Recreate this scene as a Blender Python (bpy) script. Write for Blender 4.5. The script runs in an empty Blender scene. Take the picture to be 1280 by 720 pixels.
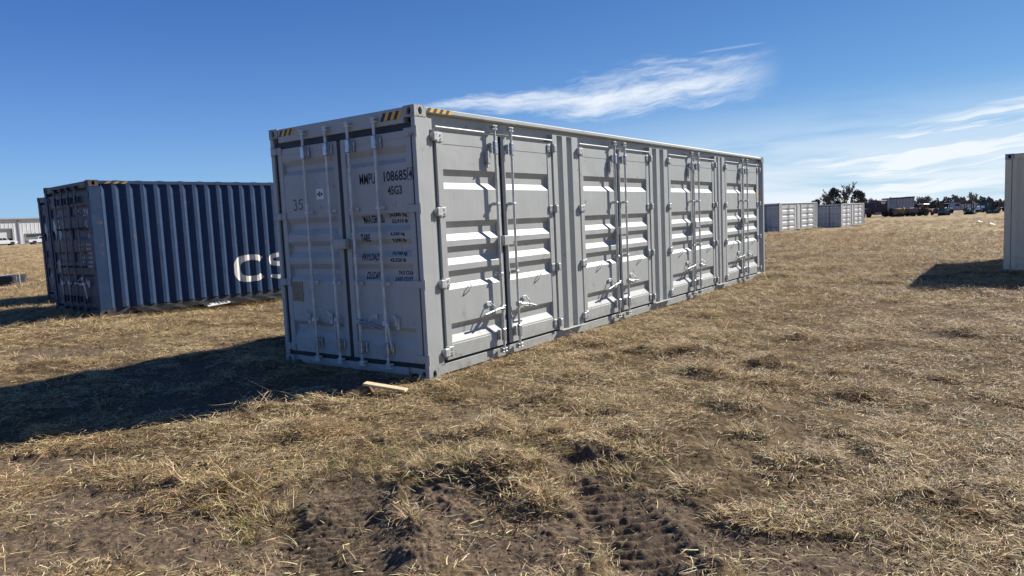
import bpy, bmesh, math, random
import numpy as np
from mathutils import Vector, Matrix

S = bpy.context.scene
COL = S.collection
R_ = math.radians

# ------------------------------------------------------------------ camera
CAM = Vector((5.0939, -5.4638, 1.6586))
YAW, PITCH, ROLL = -0.6266205, -0.0949460, -0.0462940
def cam_axes():
    f = Vector((math.sin(YAW)*math.cos(PITCH), math.cos(YAW)*math.cos(PITCH), math.sin(PITCH)))
    r = Vector((math.cos(YAW), -math.sin(YAW), 0)); u = r.cross(f)
    c, s = math.cos(ROLL), math.sin(ROLL)
    return c*r+s*u, -s*r+c*u, f
RX, UX, FX = cam_axes()
cd = bpy.data.cameras.new('camera'); cam = bpy.data.objects.new('camera', cd); COL.objects.link(cam)
cd.sensor_width = 36; cd.lens = 882.548/1280*36; cd.clip_start = .05; cd.clip_end = 9000
cam.matrix_world = Matrix(((RX.x, UX.x, -FX.x, CAM.x), (RX.y, UX.y, -FX.y, CAM.y), (RX.z, UX.z, -FX.z, CAM.z), (0, 0, 0, 1)))
S.camera = cam

# ------------------------------------------------------------------ light, sky, exposure
SUN_AZ = math.atan2(.40, .917)          # from +Y towards +X
SUN_EL = R_(34.5)
sd = bpy.data.lights.new('sun', 'SUN'); sd.energy = 4.7; sd.angle = R_(.5); sd.color = (1, .955, .88)
sun = bpy.data.objects.new('sun', sd); COL.objects.link(sun)
sdir = Vector((math.sin(SUN_AZ)*math.cos(SUN_EL), math.cos(SUN_AZ)*math.cos(SUN_EL), math.sin(SUN_EL)))
sun.rotation_euler = (-sdir).to_track_quat('-Z', 'Y').to_euler(); sun.location = (0, 0, 30)
S.view_settings.view_transform = 'Standard'; S.view_settings.look = 'None'
S.view_settings.exposure = 0.74; S.view_settings.gamma = 1; S.view_settings.use_curve_mapping = False

class NT:
    """small shader-node expression helper"""
    def __init__(s, tree): s.t = tree; s.n = tree.nodes; s.l = tree.links
    def new(s, typ, **kw):
        n = s.n.new(typ)
        for k, v in kw.items(): setattr(n, k, v)
        return n
    def put(s, sock, v):
        if isinstance(v, bpy.types.NodeSocket): s.l.new(v, sock)
        elif isinstance(v, (tuple, list)) and len(v) == 3 and sock.type == 'RGBA': sock.default_value = (*v, 1)
        else: sock.default_value = v
    def m(s, op, a, b=None, c=None, clamp=False):
        n = s.new('ShaderNodeMath', operation=op, use_clamp=clamp)
        s.put(n.inputs[0], a)
        if b is not None: s.put(n.inputs[1], b)
        if c is not None: s.put(n.inputs[2], c)
        return n.outputs[0]
    def dot(s, a, v):
        n = s.new('ShaderNodeVectorMath', operation='DOT_PRODUCT'); s.put(n.inputs[0], a); n.inputs[1].default_value = v
        return n.outputs['Value']
    def ramp(s, x, a, b, smooth=True):
        n = s.new('ShaderNodeMapRange', interpolation_type='SMOOTHSTEP' if smooth else 'LINEAR'); n.clamp = True
        s.put(n.inputs[0], x); n.inputs[1].default_value = a; n.inputs[2].default_value = b
        return n.outputs[0]
    def comb(s, x, y, z=0.0):
        n = s.new('ShaderNodeCombineXYZ')
        for i, v in enumerate((x, y, z)): s.put(n.inputs[i], v)
        return n.outputs[0]
    def noise(s, vec, scale, detail=4, rough=.55, dist=0.0, out='Fac'):
        n = s.new('ShaderNodeTexNoise')
        if vec is not None: s.put(n.inputs['Vector'], vec)
        n.inputs['Scale'].default_value = scale; n.inputs['Detail'].default_value = detail
        n.inputs['Roughness'].default_value = rough; n.inputs['Distortion'].default_value = dist
        return n.outputs[out]
    def mix(s, f, a, b, blend='MIX'):
        n = s.new('ShaderNodeMix', data_type='RGBA', blend_type=blend)
        s.put(n.inputs[0], f); s.put(n.inputs[6], a); s.put(n.inputs[7], b)
        return n.outputs[2]

world = bpy.data.worlds.new('World'); S.world = world; world.use_nodes = True
w = NT(world.node_tree); w.n.clear()
sky = w.new('ShaderNodeTexSky', sky_type='NISHITA', sun_disc=False)
sky.sun_elevation = SUN_EL; sky.sun_rotation = SUN_AZ; sky.air_density = 1.0; sky.dust_density = .12; sky.ozone_density = 3.0; sky.altitude = 600
dirn = w.new('ShaderNodeTexCoord').outputs['Generated']
def pix_dir(x, y):
    return (((x-640)/882.548)*RX - ((y-360)/882.548)*UX + FX).normalized()
def tangent(x0, y0, x1, y1):
    c = pix_dir(x0, y0); e = pix_dir(x1, y1); u = (e - c*e.dot(c)).normalized(); v = c.cross(u).normalized()
    if v.z < 0: v = -v
    den = w.m('MAXIMUM', w.dot(dirn, c), .02)
    ok = w.ramp(w.dot(dirn, c), .15, .35)
    return w.m('DIVIDE', w.dot(dirn, u), den), w.m('DIVIDE', w.dot(dirn, v), den), ok
# the wispy cirrus above the container (tangent-plane coordinates about its own direction)
u, v, ok = tangent(738, 119, 958, 97)
wob = w.m('MULTIPLY', w.m('SUBTRACT', w.noise(w.comb(w.m('MULTIPLY', u, 5.), w.m('MULTIPLY', v, 5.)), 1., 3), .5), .055)
vv = w.m('ADD', w.m('ADD', v, wob), w.m('MULTIPLY', w.m('MULTIPLY', u, u), -.25))
fib = w.noise(w.comb(w.m('MULTIPLY', w.m('ADD', u, w.m('MULTIPLY', vv, -1.6)), 5.5), w.m('MULTIPLY', vv, 42.)), 1., 8, .62, .35)
fine = w.noise(w.comb(w.m('MULTIPLY', w.m('ADD', u, w.m('MULTIPLY', vv, -1.0)), 22.), w.m('MULTIPLY', vv, 120.)), 1., 7, .72, .8)
half = w.m('ADD', .006, w.m('MULTIPLY', w.ramp(u, -.28, .12), .023))
body = w.m('SUBTRACT', 1., w.m('DIVIDE', w.m('ABSOLUTE', w.m('ADD', vv, .004)), half))
ends = w.m('MULTIPLY', w.ramp(u, -.29, -.14), w.m('SUBTRACT', 1., w.ramp(u, .15, .26)))
dens = w.m('ADD', w.m('MULTIPLY', body, .75), w.m('MULTIPLY', w.m('SUBTRACT', fib, .45), 2.6))
dens = w.m('ADD', dens, w.m('MULTIPLY', w.m('SUBTRACT', fine, .5), 1.5))
c1 = w.m('MULTIPLY', w.m('MULTIPLY', w.ramp(dens, -.15, 1.35), ends), w.m('MULTIPLY', w.ramp(body, -1.5, .3), ok))
c1 = w.m('MULTIPLY', c1, .90)
# long thin streaks low in the sky to the right, thinning out all round the horizon
u2, v2, ok2 = tangent(1120, 190, 1280, 167)
warp = w.m('MULTIPLY', w.m('SUBTRACT', w.noise(w.comb(w.m('MULTIPLY', u2, 4.), w.m('MULTIPLY', v2, 6.)), 1., 3), .5), .05)
v2w = w.m('ADD', v2, warp)
st = w.noise(w.comb(w.m('MULTIPLY', w.m('ADD', u2, w.m('MULTIPLY', v2, -1.2)), 3.2), w.m('MULTIPLY', v2w, 52.)), 1., 8, .6, .3)
st2 = w.noise(w.comb(w.m('MULTIPLY', u2, 9.), w.m('MULTIPLY', v2w, 90.)), 1., 6, .6, .3)
den2 = w.m('ADD', st, w.m('MULTIPLY', w.m('SUBTRACT', st2, .5), .35))
line = w.m('SUBTRACT', v2, w.m('MULTIPLY', u2, .16))
band = w.m('MULTIPLY', w.ramp(line, -.11, -.055), w.m('SUBTRACT', 1., w.ramp(line, .005, .045)))
reach = w.ramp(u2, -.25, -.08)
c2 = w.m('MULTIPLY', w.m('MULTIPLY', w.ramp(den2, .40, .60), w.m('MULTIPLY', band, reach)), ok2)
c2 = w.m('MULTIPLY', c2, .95)
# pale veil close to the horizon
el = w.dot(dirn, (0, 0, 1))
az = w.m('ARCTAN2', w.dot(dirn, (1, 0, 0)), w.dot(dirn, (0, 1, 0)))
veiln = w.noise(w.comb(w.m('MULTIPLY', az, 2.2), w.m('MULTIPLY', el, 26.)), 1., 6, .55, .4)
veil = w.m('MULTIPLY', w.m('SUBTRACT', 1., w.ramp(el, .0, .16)), w.ramp(veiln, .30, .55))
side = w.ramp(w.dot(dirn, (math.sin(SUN_AZ), math.cos(SUN_AZ), 0)), .30, .85)
c3 = w.m('MULTIPLY', w.m('MULTIPLY', veil, side), .85)
# short contrail high up
u4, v4, ok4 = tangent(912, 60, 945, 55)
c4 = w.m('MULTIPLY', w.m('MULTIPLY', w.m('SUBTRACT', 1., w.ramp(w.m('ABSOLUTE', v4), .0, .0022)), w.m('SUBTRACT', 1., w.ramp(w.m('ABSOLUTE', u4), .02, .05))), w.m('MULTIPLY', ok4, .2))
cl = w.m('MAXIMUM', w.m('MAXIMUM', c1, c2), w.m('MAXIMUM', c3, c4), clamp=False)
tint = w.mix(1., sky.outputs[0], (.40, .71, 1.26), 'MULTIPLY')
sunward = w.ramp(w.dot(dirn, (math.sin(SUN_AZ), math.cos(SUN_AZ), 0)), .0, 1.05, False)
tint = w.mix(1., tint, w.mix(sunward, (1, 1, 1), (.86, .80, .60)), 'MULTIPLY')
hz = w.m('MULTIPLY', w.m('POWER', w.m('SUBTRACT', 1., w.m('MAXIMUM', el, 0.), clamp=True), 9.), .62)
tint = w.mix(hz, tint, (5.0, 7.6, 10.4))
skyc = w.mix(cl, tint, (9.6, 10.2, 10.9))
bg = w.new('ShaderNodeBackground'); w.l.new(skyc, bg.inputs[0]); bg.inputs[1].default_value = .057
wo = w.new('ShaderNodeOutputWorld'); w.l.new(bg.outputs[0], wo.inputs[0])

# ------------------------------------------------------------------ mesh helpers
rng = random.Random(7)
class MB:
    def __init__(s): s.v = []; s.f = []; s.mi = []; s.cur = 0
    def add(s, vs, fs):
        o = len(s.v); s.v += [tuple(p) for p in vs]
        for f in fs: s.f.append(tuple(i+o for i in f)); s.mi.append(s.cur)
        return s
    def box(s, x0, x1, y0, y1, z0, z1, b=0.0):
        if x0 > x1: x0, x1 = x1, x0
        if y0 > y1: y0, y1 = y1, y0
        if z0 > z1: z0, z1 = z1, z0
        b = min(b, (x1-x0)*.45, (y1-y0)*.45, (z1-z0)*.45)
        if b <= 0:
            return s.add([(x0,y0,z0),(x1,y0,z0),(x1,y1,z0),(x0,y1,z0),(x0,y0,z1),(x1,y0,z1),(x1,y1,z1),(x0,y1,z1)],
                         [(0,3,2,1),(4,5,6,7),(0,1,5,4),(1,2,6,5),(2,3,7,6),(3,0,4,7)])
        vs = []; idx = {}
        for i, X in enumerate((x0, x1)):
            for j, Y in enumerate((y0, y1)):
                for k, Z in enumerate((z0, z1)):
                    sx, sy, sz = (1-2*i)*b, (1-2*j)*b, (1-2*k)*b
                    idx[i,j,k,0] = len(vs); vs.append((X, Y+sy, Z+sz))
                    idx[i,j,k,1] = len(vs); vs.append((X+sx, Y, Z+sz))
                    idx[i,j,k,2] = len(vs); vs.append((X+sx, Y+sy, Z))
        I = idx; fs = []
        fs.append((I[0,0,0,0],I[0,0,1,0],I[0,1,1,0],I[0,1,0,0])); fs.append((I[1,0,0,0],I[1,1,0,0],I[1,1,1,0],I[1,0,1,0]))
        fs.append((I[0,0,0,1],I[1,0,0,1],I[1,0,1,1],I[0,0,1,1])); fs.append((I[0,1,0,1],I[0,1,1,1],I[1,1,1,1],I[1,1,0,1]))
        fs.append((I[0,0,0,2],I[0,1,0,2],I[1,1,0,2],I[1,0,0,2])); fs.append((I[0,0,1,2],I[1,0,1,2],I[1,1,1,2],I[0,1,1,2]))
        for j in (0,1):
            for k in (0,1): fs.append((I[0,j,k,1],I[1,j,k,1],I[1,j,k,2],I[0,j,k,2]))
        for i in (0,1):
            for k in (0,1): fs.append((I[i,0,k,0],I[i,1,k,0],I[i,1,k,2],I[i,0,k,2]))
        for i in (0,1):
            for j in (0,1): fs.append((I[i,j,0,0],I[i,j,1,0],I[i,j,1,1],I[i,j,0,1]))
        for i in (0,1):
            for j in (0,1):
                for k in (0,1): fs.append((I[i,j,k,0],I[i,j,k,1],I[i,j,k,2]))
        return s.add(vs, fs)
    def prism(s, prof, axis, a, b):
        """closed 2-D profile extruded along axis; profile coords are the two other axes in x,y,z order"""
        n = len(prof)
        def P(p, t):
            q = list(p); q.insert(axis, t); return tuple(q)
        vs = [P(p, a) for p in prof]+[P(p, b) for p in prof]
        fs = [(i, (i+1) % n, (i+1) % n+n, i+n) for i in range(n)]+[tuple(range(n))[::-1], tuple(range(n, 2*n))]
        return s.add(vs, fs)
    def sheet(s, prof, axis, a, b):
        n = len(prof)
        def P(p, t):
            q = list(p); q.insert(axis, t); return tuple(q)
        vs = [P(p, a) for p in prof]+[P(p, b) for p in prof]
        return s.add(vs, [(i, i+1, i+1+n, i+n) for i in range(n-1)])
    def path(s, pts, r, n=6, caps=True):
        pts = [Vector(p) for p in pts]; o = []; rs = r if isinstance(r, (list, tuple)) else [r]*len(pts)
        for i, p in enumerate(pts):
            d = (pts[min(i+1, len(pts)-1)]-pts[max(i-1, 0)]).normalized()
            up = Vector((0, 0, 1)) if abs(d.z) < .95 else Vector((1, 0, 0))
            a = d.cross(up).normalized(); b = d.cross(a)
            o += [tuple(p+a*(rs[i]*math.cos(t*2*math.pi/n))+b*(rs[i]*math.sin(t*2*math.pi/n))) for t in range(n)]
        fs = []
        for i in range(len(pts)-1):
            for t in range(n): fs.append((i*n+t, i*n+(t+1) % n, (i+1)*n+(t+1) % n, (i+1)*n+t))
        if caps: fs += [tuple(range(n))[::-1], tuple((len(pts)-1)*n+t for t in range(n))]
        return s.add(o, fs)
    def ribbon(s, pts, wd, nrm):
        """flat stroke along pts in the plane with normal nrm"""
        pts = [Vector(p) for p in pts]; nrm = Vector(nrm); o = []
        for i, p in enumerate(pts):
            d = (pts[min(i+1, len(pts)-1)]-pts[max(i-1, 0)]).normalized(); a = d.cross(nrm).normalized()*wd/2
            o += [tuple(p+a), tuple(p-a)]
        return s.add(o, [(2*i, 2*i+1, 2*i+3, 2*i+2) for i in range(len(pts)-1)])
    def lathe(s, prof, c, axis, n=16):
        o = []; c = Vector(c)
        for (r, h) in prof:
            for t in range(n):
                a = t*2*math.pi/n; q = [r*math.cos(a), r*math.sin(a)]; q.insert(axis, h); o.append(tuple(c+Vector(q)))
        fs = []
        for i in range(len(prof)-1):
            for t in range(n): fs.append((i*n+t, i*n+(t+1) % n, (i+1)*n+(t+1) % n, (i+1)*n+t))
        fs += [tuple(range(n))[::-1], tuple((len(prof)-1)*n+t for t in range(n))]
        return s.add(o, fs)
    def mesh(s, name, mats, smooth=False):
        me = bpy.data.meshes.new(name); me.from_pydata(s.v, [], s.f)
        for m in (mats if isinstance(mats, (list, tuple)) else [mats]): me.materials.append(m)
        if any(s.mi): me.polygons.foreach_set('material_index', s.mi)
        bm = bmesh.new(); bm.from_mesh(me); bmesh.ops.recalc_face_normals(bm, faces=bm.faces); bm.to_mesh(me); bm.free()
        if smooth: me.polygons.foreach_set('use_smooth', [True]*len(me.polygons))
        return me

def link(name, me, parent=None, loc=None):
    o = bpy.data.objects.new(name, me); COL.objects.link(o)
    if parent is not None: o.parent = parent
    if loc: o.location = loc
    return o
def obj(name, mb, mat, parent=None, loc=None, smooth=False): return link(name, mb.mesh(name, mat, smooth), parent, loc)
def thing(name, label, cat, loc=(0,0,0), rotz=0, group=None):
    o = bpy.data.objects.new(name, None); COL.objects.link(o); o.location = loc; o.rotation_euler = (0, 0, rotz)
    o.empty_display_size = .3; o['label'] = label; o['category'] = cat
    if group: o['group'] = group
    return o
def tag(o, label, cat, group=None):
    o['label'] = label; o['category'] = cat
    if group: o['group'] = group
    return o
KIDS = {}
def kids(o): return [c for c in COL.objects if c.parent == o]
def copy_tree(o, parent=None):
    c = o.copy(); COL.objects.link(c)
    if parent is not None: c.parent = parent
    for k in kids(o): copy_tree(k, c)
    return c

# ------------------------------------------------------------------ materials
def mat(name, col, rough=.6, metal=0.0, build=None, spec=None):
    m = bpy.data.materials.new(name); m.use_nodes = True; t = NT(m.node_tree)
    b = m.node_tree.nodes['Principled BSDF']; b.inputs['Base Color'].default_value = (*col, 1)
    b.inputs['Roughness'].default_value = rough; b.inputs['Metallic'].default_value = metal
    if spec is not None: b.inputs['Specular IOR Level'].default_value = spec
    if build: build(t, b)
    return m
def paint(name, col, rough=.45, dirt=.25, dirtcol=(.17,.13,.09), rust=.0, bump=.35, fade=.12, bscale=3.0, spec=None):
    def f(t, b):
        pos = t.new('ShaderNodeTexCoord').outputs['Object']
        geo = t.new('ShaderNodeNewGeometry').outputs['Position']
        n1 = t.noise(geo, 1.1, 5, .6); n2 = t.noise(geo, 14., 5, .65)
        c = t.mix(t.m('MULTIPLY', t.ramp(n1, .3, .75), fade*2), col, tuple(x*.80 for x in col))
        c = t.mix(t.m('MULTIPLY', t.ramp(n2, .52, .75), fade), c, tuple(min(1, x*1.15+.01) for x in col))
        sep = t.new('ShaderNodeSeparateXYZ'); t.l.new(geo, sep.inputs[0])
        # rain streaks: noise squeezed in the vertical
        sv = t.comb(t.m('MULTIPLY', t.m('ADD', sep.outputs[0], sep.outputs[1]), 26.), t.m('MULTIPLY', t.m('SUBTRACT', sep.outputs[0], sep.outputs[1]), 26.), t.m('MULTIPLY', sep.outputs[2], 1.1))
        ns = t.noise(sv, 1., 5, .6)
        c = t.mix(t.m('MULTIPLY', t.ramp(ns, .50, .78), dirt), c, dirtcol)
        low = t.m('MULTIPLY', t.m('SUBTRACT', 1., t.ramp(sep.outputs[2], .05, .5)), t.ramp(t.noise(geo, 9., 6, .7), .38, .72))
        c = t.mix(t.m('MULTIPLY', low, min(.6, dirt*2.6)), c, (.24,.19,.13))
        if rust:
            nr = t.noise(geo, 7., 8, .72); nr2 = t.noise(geo, 1.3, 3, .5)
            c = t.mix(t.m('MULTIPLY', t.m('MULTIPLY', t.ramp(nr, .58, .66), t.ramp(nr2, .40, .62)), rust), c, (.16,.075,.035))
        t.l.new(c, b.inputs['Base Color'])
        rg = t.m('ADD', rough-.08, t.m('MULTIPLY', n2, .2)); t.l.new(rg, b.inputs['Roughness'])
        bn = t.new('ShaderNodeBump'); bn.inputs['Strength'].default_value = bump; bn.inputs['Distance'].default_value = .02
        t.l.new(t.noise(geo, bscale, 2, .4), bn.inputs['Height']); t.l.new(bn.outputs[0], b.inputs['Normal'])
    return mat(name, col, rough, 0, f, spec)
def mottled(name, c0, c1, scale=8., rough=.8, metal=0.0, lo=.35, hi=.65, bump=0.0):
    def f(t, b):
        geo = t.new('ShaderNodeTexCoord').outputs['Object']; n = t.noise(geo, scale, 6, .65)
        t.l.new(t.mix(t.ramp(n, lo, hi), c0, c1), b.inputs['Base Color'])
        if bump:
            bn = t.new('ShaderNodeBump'); bn.inputs['Strength'].default_value = bump; bn.inputs['Distance'].default_value = .01
            t.l.new(n, bn.inputs['Height']); t.l.new(bn.outputs[0], b.inputs['Normal'])
    return mat(name, c0, rough, metal, f)

M = {}
M['grey'] = paint('grey container paint', (.398,.409,.388), .48, .18, rust=.6, fade=.10, bump=.55, bscale=2.3)
M['grey_far'] = paint('weathered pale grey paint', (.47,.48,.47), .5, .2, rust=.3, bump=.2)
M['grey_dark'] = paint('darker grey paint', (.36,.38,.39), .5, .2, rust=.2, bump=.2)
M['navy'] = paint('faded navy paint', (.018,.045,.104), .52, .10, dirtcol=(.06,.065,.085), rust=.6, bump=.7, fade=.14, spec=.3)
M['navy_dark'] = paint('worn dark navy with rail shade', (.024,.034,.062), .5, .25, dirtcol=(.09,.085,.08), rust=.6, bump=.4)
M['beige'] = paint('beige grey paint', (.70,.60,.43), .5, .22, rust=.3, bump=.25)
M['casting'] = mottled('scuffed grey casting', (.36,.355,.34), (.13,.09,.06), 16., .65, 0, .52, .68, .3)
M['casting_navy'] = mottled('rusty navy casting', (.05,.055,.07), (.13,.065,.035), 14., .7, 0, .42, .65, .3)
M['rubber'] = mottled('black rubber', (.012,.013,.015), (.022,.022,.024), 20., .55)
M['galv'] = mottled('galvanised steel', (.46,.47,.47), (.33,.34,.33), 30., .42, .75)
M['galv_dirty'] = mottled('galvanised steel with brown film', (.62,.64,.63), (.47,.46,.42), 9., .42, .1)
M['navy_rod'] = mottled('worn navy bar', (.10,.115,.15), (.20,.19,.18), 5., .5)
M['zinc'] = mottled('zinc plated steel', (.55,.56,.58), (.36,.37,.40), 22., .35, .8)
M['hinge'] = mottled('pale sunlit hinge', (.55,.56,.55), (.38,.38,.37), 22., .5, .15)
M['void'] = mat('dark hollow', (.02,.018,.016), .9)
M['ink'] = mat('black stencil paint', (.018,.019,.022), .6)
M['ink_thin'] = mat('black marker', (.06,.065,.075), .6)
M['chalk'] = mat('pale chalk', (.56,.57,.58), .9)
M['yellow'] = mat('hazard yellow', (.72,.40,.045), .5)
M['hblack'] = mat('hazard black', (.02,.02,.022), .5)
M['sticker'] = mat('white sticker', (.74,.76,.78), .5)
M['plate'] = mottled('brown data plate', (.20,.165,.12), (.28,.24,.18), 40., .5, .3)
M['plate_line'] = mat('engraved dark line', (.08,.065,.05), .6)
M['letter'] = mottled('chalky white letter paint', (.74,.72,.64), (.55,.53,.47), 7., .6)
M['logo'] = mottled('pale teal logo paint', (.46,.56,.56), (.36,.45,.46), 12., .6)
M['faded'] = mottled('faded white stencil', (.50,.51,.52), (.26,.27,.30), 15., .6)
M['wood'] = mottled('fresh sawn pine', (.68,.55,.33), (.58,.44,.25), 9., .75, 0, .35, .65, .2)
M['wood_dark'] = mottled('damp brown wood', (.16,.085,.045), (.10,.055,.03), 12., .85)
M['foam'] = mottled('white foam board', (.84,.84,.82), (.68,.67,.63), 9., .6)
M['netting'] = mottled('black plastic netting', (.018,.018,.019), (.035,.033,.03), 30., .6)
M['black_metal'] = mottled('black painted metal', (.014,.017,.028), (.03,.032,.04), 8., .45)
M['strap'] = mottled('grey strap', (.45,.44,.42), (.33,.32,.30), 12., .6)
M['tyre'] = mottled('tyre rubber', (.018,.018,.018), (.035,.03,.026), 12., .85)
M['rim'] = mottled('dull aluminium rim', (.42,.42,.41), (.28,.28,.27), 12., .4, .6)
M['white_paint'] = mottled('white vehicle paint', (.78,.79,.80), (.68,.68,.67), 4., .35)
M['van_grey'] = mottled('dusty white paint', (.46,.46,.47), (.36,.36,.36), 2., .5)
M['maroon'] = mottled('dark maroon paint', (.055,.022,.028), (.035,.018,.022), 4., .4)
M['dgreen'] = mottled('dark green paint', (.02,.045,.035), (.03,.03,.03), 4., .4)
M['teal'] = mottled('teal paint', (.012,.115,.105), (.015,.075,.075), 4., .45)
M['orange'] = mottled('faded orange paint', (.34,.085,.03), (.20,.07,.035), 3., .6)
M['mustard'] = mottled('old yellow paint', (.34,.21,.05), (.20,.12,.05), 3., .65)
M['grey_trailer'] = mottled('dull grey trailer steel', (.30,.31,.34), (.24,.25,.27), 1.2, .5)
M['tarp'] = mottled('dark tarpaulin', (.03,.045,.045), (.02,.025,.028), 3., .8)
M['glass'] = mat('dark window glass', (.02,.025,.03), .08, 0)
M['frame_dark'] = mottled('dark chassis steel', (.03,.03,.032), (.055,.045,.04), 5., .7)
M['scrap'] = mottled('rusty scrap', (.16,.10,.065), (.26,.22,.19), 4., .8)
M['bark'] = mottled('grey brown bark', (.12,.095,.08), (.075,.06,.05), 6., .95)
M['needle'] = mottled('dark evergreen foliage', (.050,.058,.042), (.105,.10,.075), .8, .9)
M['twig'] = mottled('bare winter twigs', (.19,.155,.13), (.12,.10,.085), 2., .95)
M['wall'] = mottled('white ribbed cladding', (.62,.63,.63), (.54,.55,.55), .5, .55)
M['roof'] = mottled('grey roof sheet', (.36,.38,.40), (.30,.31,.33), .5, .5)
M['trim'] = mottled('grey metal trim', (.22,.23,.24), (.18,.185,.19), 1., .5)
M['gravel'] = mottled('grey gravel road', (.30,.28,.26), (.22,.21,.20), .8, .95)
M['pole'] = mottled('weathered pole', (.14,.11,.09), (.09,.075,.06), 2., .9)
M['litter'] = mat('white plastic scrap', (.82,.82,.80), .6)

# ------------------------------------------------------------------ terrain
def lat(x, y): return (x-5.09)*.81+(y+5.46)*.586
def macro(x, y):
    l = lat(x, y); a = np.maximum(0, -l-3.); b = np.maximum(0, l-11.)
    return .20*(1-np.exp(-(a/3.5)**2)) + .0118*np.maximum(0, -l-17) - 1.35*(1-np.exp(-b/32.)) - .004*np.maximum(0, l-100)
_p = np.random.RandomState(11).permutation(256); _p = np.concatenate([_p, _p, _p])
_ga = np.random.RandomState(5).rand(256)*2*np.pi; _gx, _gy = np.cos(_ga), np.sin(_ga)
def pn(x, y):
    xi = np.floor(x).astype(np.int64); yi = np.floor(y).astype(np.int64); xf = x-xi; yf = y-yi; xi &= 255; yi &= 255
    def g(i, j, dx, dy):
        h = _p[_p[(xi+i) & 255]+((yi+j) & 255)]; return _gx[h]*dx+_gy[h]*dy
    u = xf*xf*xf*(xf*(xf*6-15)+10); v = yf*yf*yf*(yf*(yf*6-15)+10)
    a = g(0,0,xf,yf); b = g(1,0,xf-1,yf); c = g(0,1,xf,yf-1); d = g(1,1,xf-1,yf-1)
    return (a+(b-a)*u)+((c+(d-c)*u)-(a+(b-a)*u))*v
def fbm(x, y, sc, o=4, r=.5):
    t = 0; a = 1.
    for i in range(o): t = t+a*pn(x*sc+17.3*i, y*sc-9.1*i); sc *= 2.03; a *= r
    return t
def seg(x, y, a, b):
    ax, ay = a; bx, by = b; dx, dy = bx-ax, by-ay; L2 = dx*dx+dy*dy
    t = np.clip(((x-ax)*dx+(y-ay)*dy)/L2, 0, 1); return np.hypot(x-ax-t*dx, y-ay-t*dy), t, ((x-ax)*dy-(y-ay)*dx)/math.sqrt(L2)
def sst(x, a, b):
    t = np.clip((x-a)/(b-a), 0, 1); return t*t*(3-2*t)
# (from, to, half width, tread spacing) of the wheel ruts and bare patches near the camera
RUTS = [((2.70,-1.40),(3.80,-2.55),.23,.095), ((1.60,-2.66),(2.50,-3.45),.32,.062)]
BARE = [(2.85,-2.68,.80,.42), (1.50,-3.35,.75,.42), (.55,-3.78,.85,.30), (3.40,-2.05,.50,.40), (2.3,-3.2,.6,.4), (4.35,-2.0,.55,.28), (4.35,-2.0,.45,.22), (2.1,-2.2,.3,.15), (.25,-3.55,.55,.35), (1.0,-4.0,.55,.30), (2.35,-2.35,.35,.20), (3.9,-2.15,.35,.25), (-.7,-3.3,.6,.3), (1.9,-3.1,.6,.35), (3.1,-2.4,.5,.3), (-3.2,-1.0,1.2,1.0), (-1.6,-1.6,1.0,.8),(-5.8,-1.4,1.2,.8), (3.3,11.4,.6,.5), (4.3,-2.2,.4,.3), (-1.0,-.5,.8,.5)]
MOUND = [(1.05,-1.7,.16,.06),(1.7,-1.35,.18,.07),(2.75,-.75,.18,.07),(3.2,.3,.18,.07),(1.4,.6,.2,.07),(3.0,1.9,.2,.08),(4.3,-.3,.14,.07),(.3,-1.9,.18,.06),(-.4,-2.4,.16,.06),(4.1,1.2,.2,.07),(1.2,1.7,.2,.07),(2.0,3.4,.25,.09),(3.6,3.6,.25,.09),(2.38,-2.72,.08,.05),(2.52,-2.86,.07,.055),(2.63,-3.0,.07,.045),(2.42,-1.80,.09,.06),(2.62,-1.98,.07,.05),(2.85,-2.22,.06,.05),(3.05,-2.45,.06,.05),(3.25,-2.66,.06,.045),(4.0,-1.95,.08,.04),(2.02,-2.10,.10,.10),(1.37,-1.62,.12,.06),(1.60,-1.45,.16,.07),(1.95,-1.25,.16,.07),(2.25,-1.10,.15,.07),(2.16,2.25,.22,.12),(2.49,1.32,.14,.10),(2.62,1.25,.10,.08),(4.77,-1.10,.12,.11),(2.29,-.18,.25,.07),
         (.56,-.33,.25,.07),(3.5,-.42,.12,.06),(3.95,-1.80,.10,.05),(.93,-2.97,.08,.07),(.86,-2.85,.10,.06),(.44,-3.07,.06,.06),(2.4,-2.0,.12,.09),(2.62,-1.72,.14,.08),(2.3,-1.95,.09,.09),(3.2,11.8,.5,.16),(2.6,10.9,.4,.12),(4.4,12.9,.4,.1),
         (.10,12.0,.5,.16),(.16,11.4,.35,.10),(.14,9.4,.3,.06),(3.49,-1.5,.1,.05),(.30,-2.75,.07,.05),(2.05,-2.65,.07,.06),(2.62,-3.02,.08,.08),(2.85,-2.15,.08,.07),(-4.6,.6,.5,.12),(-3.9,.9,.35,.10),(-4.4,-.9,.5,.05)]
_r = np.random.RandomState(3)
for _ in range(360):
    rr = 4+(46*_r.rand()**1.3); aa = YAW+(_r.rand()-.5)*1.7; px_, py_ = CAM.x+rr*math.sin(aa), CAM.y+rr*math.cos(aa)
    if -2.9 < px_ < .35 and -.4 < py_ < 12.8: continue
    s_ = (.05+.09*_r.rand())*(1+rr/22); MOUND.append((px_, py_, s_, s_*(.28+.36*_r.rand())))
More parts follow.
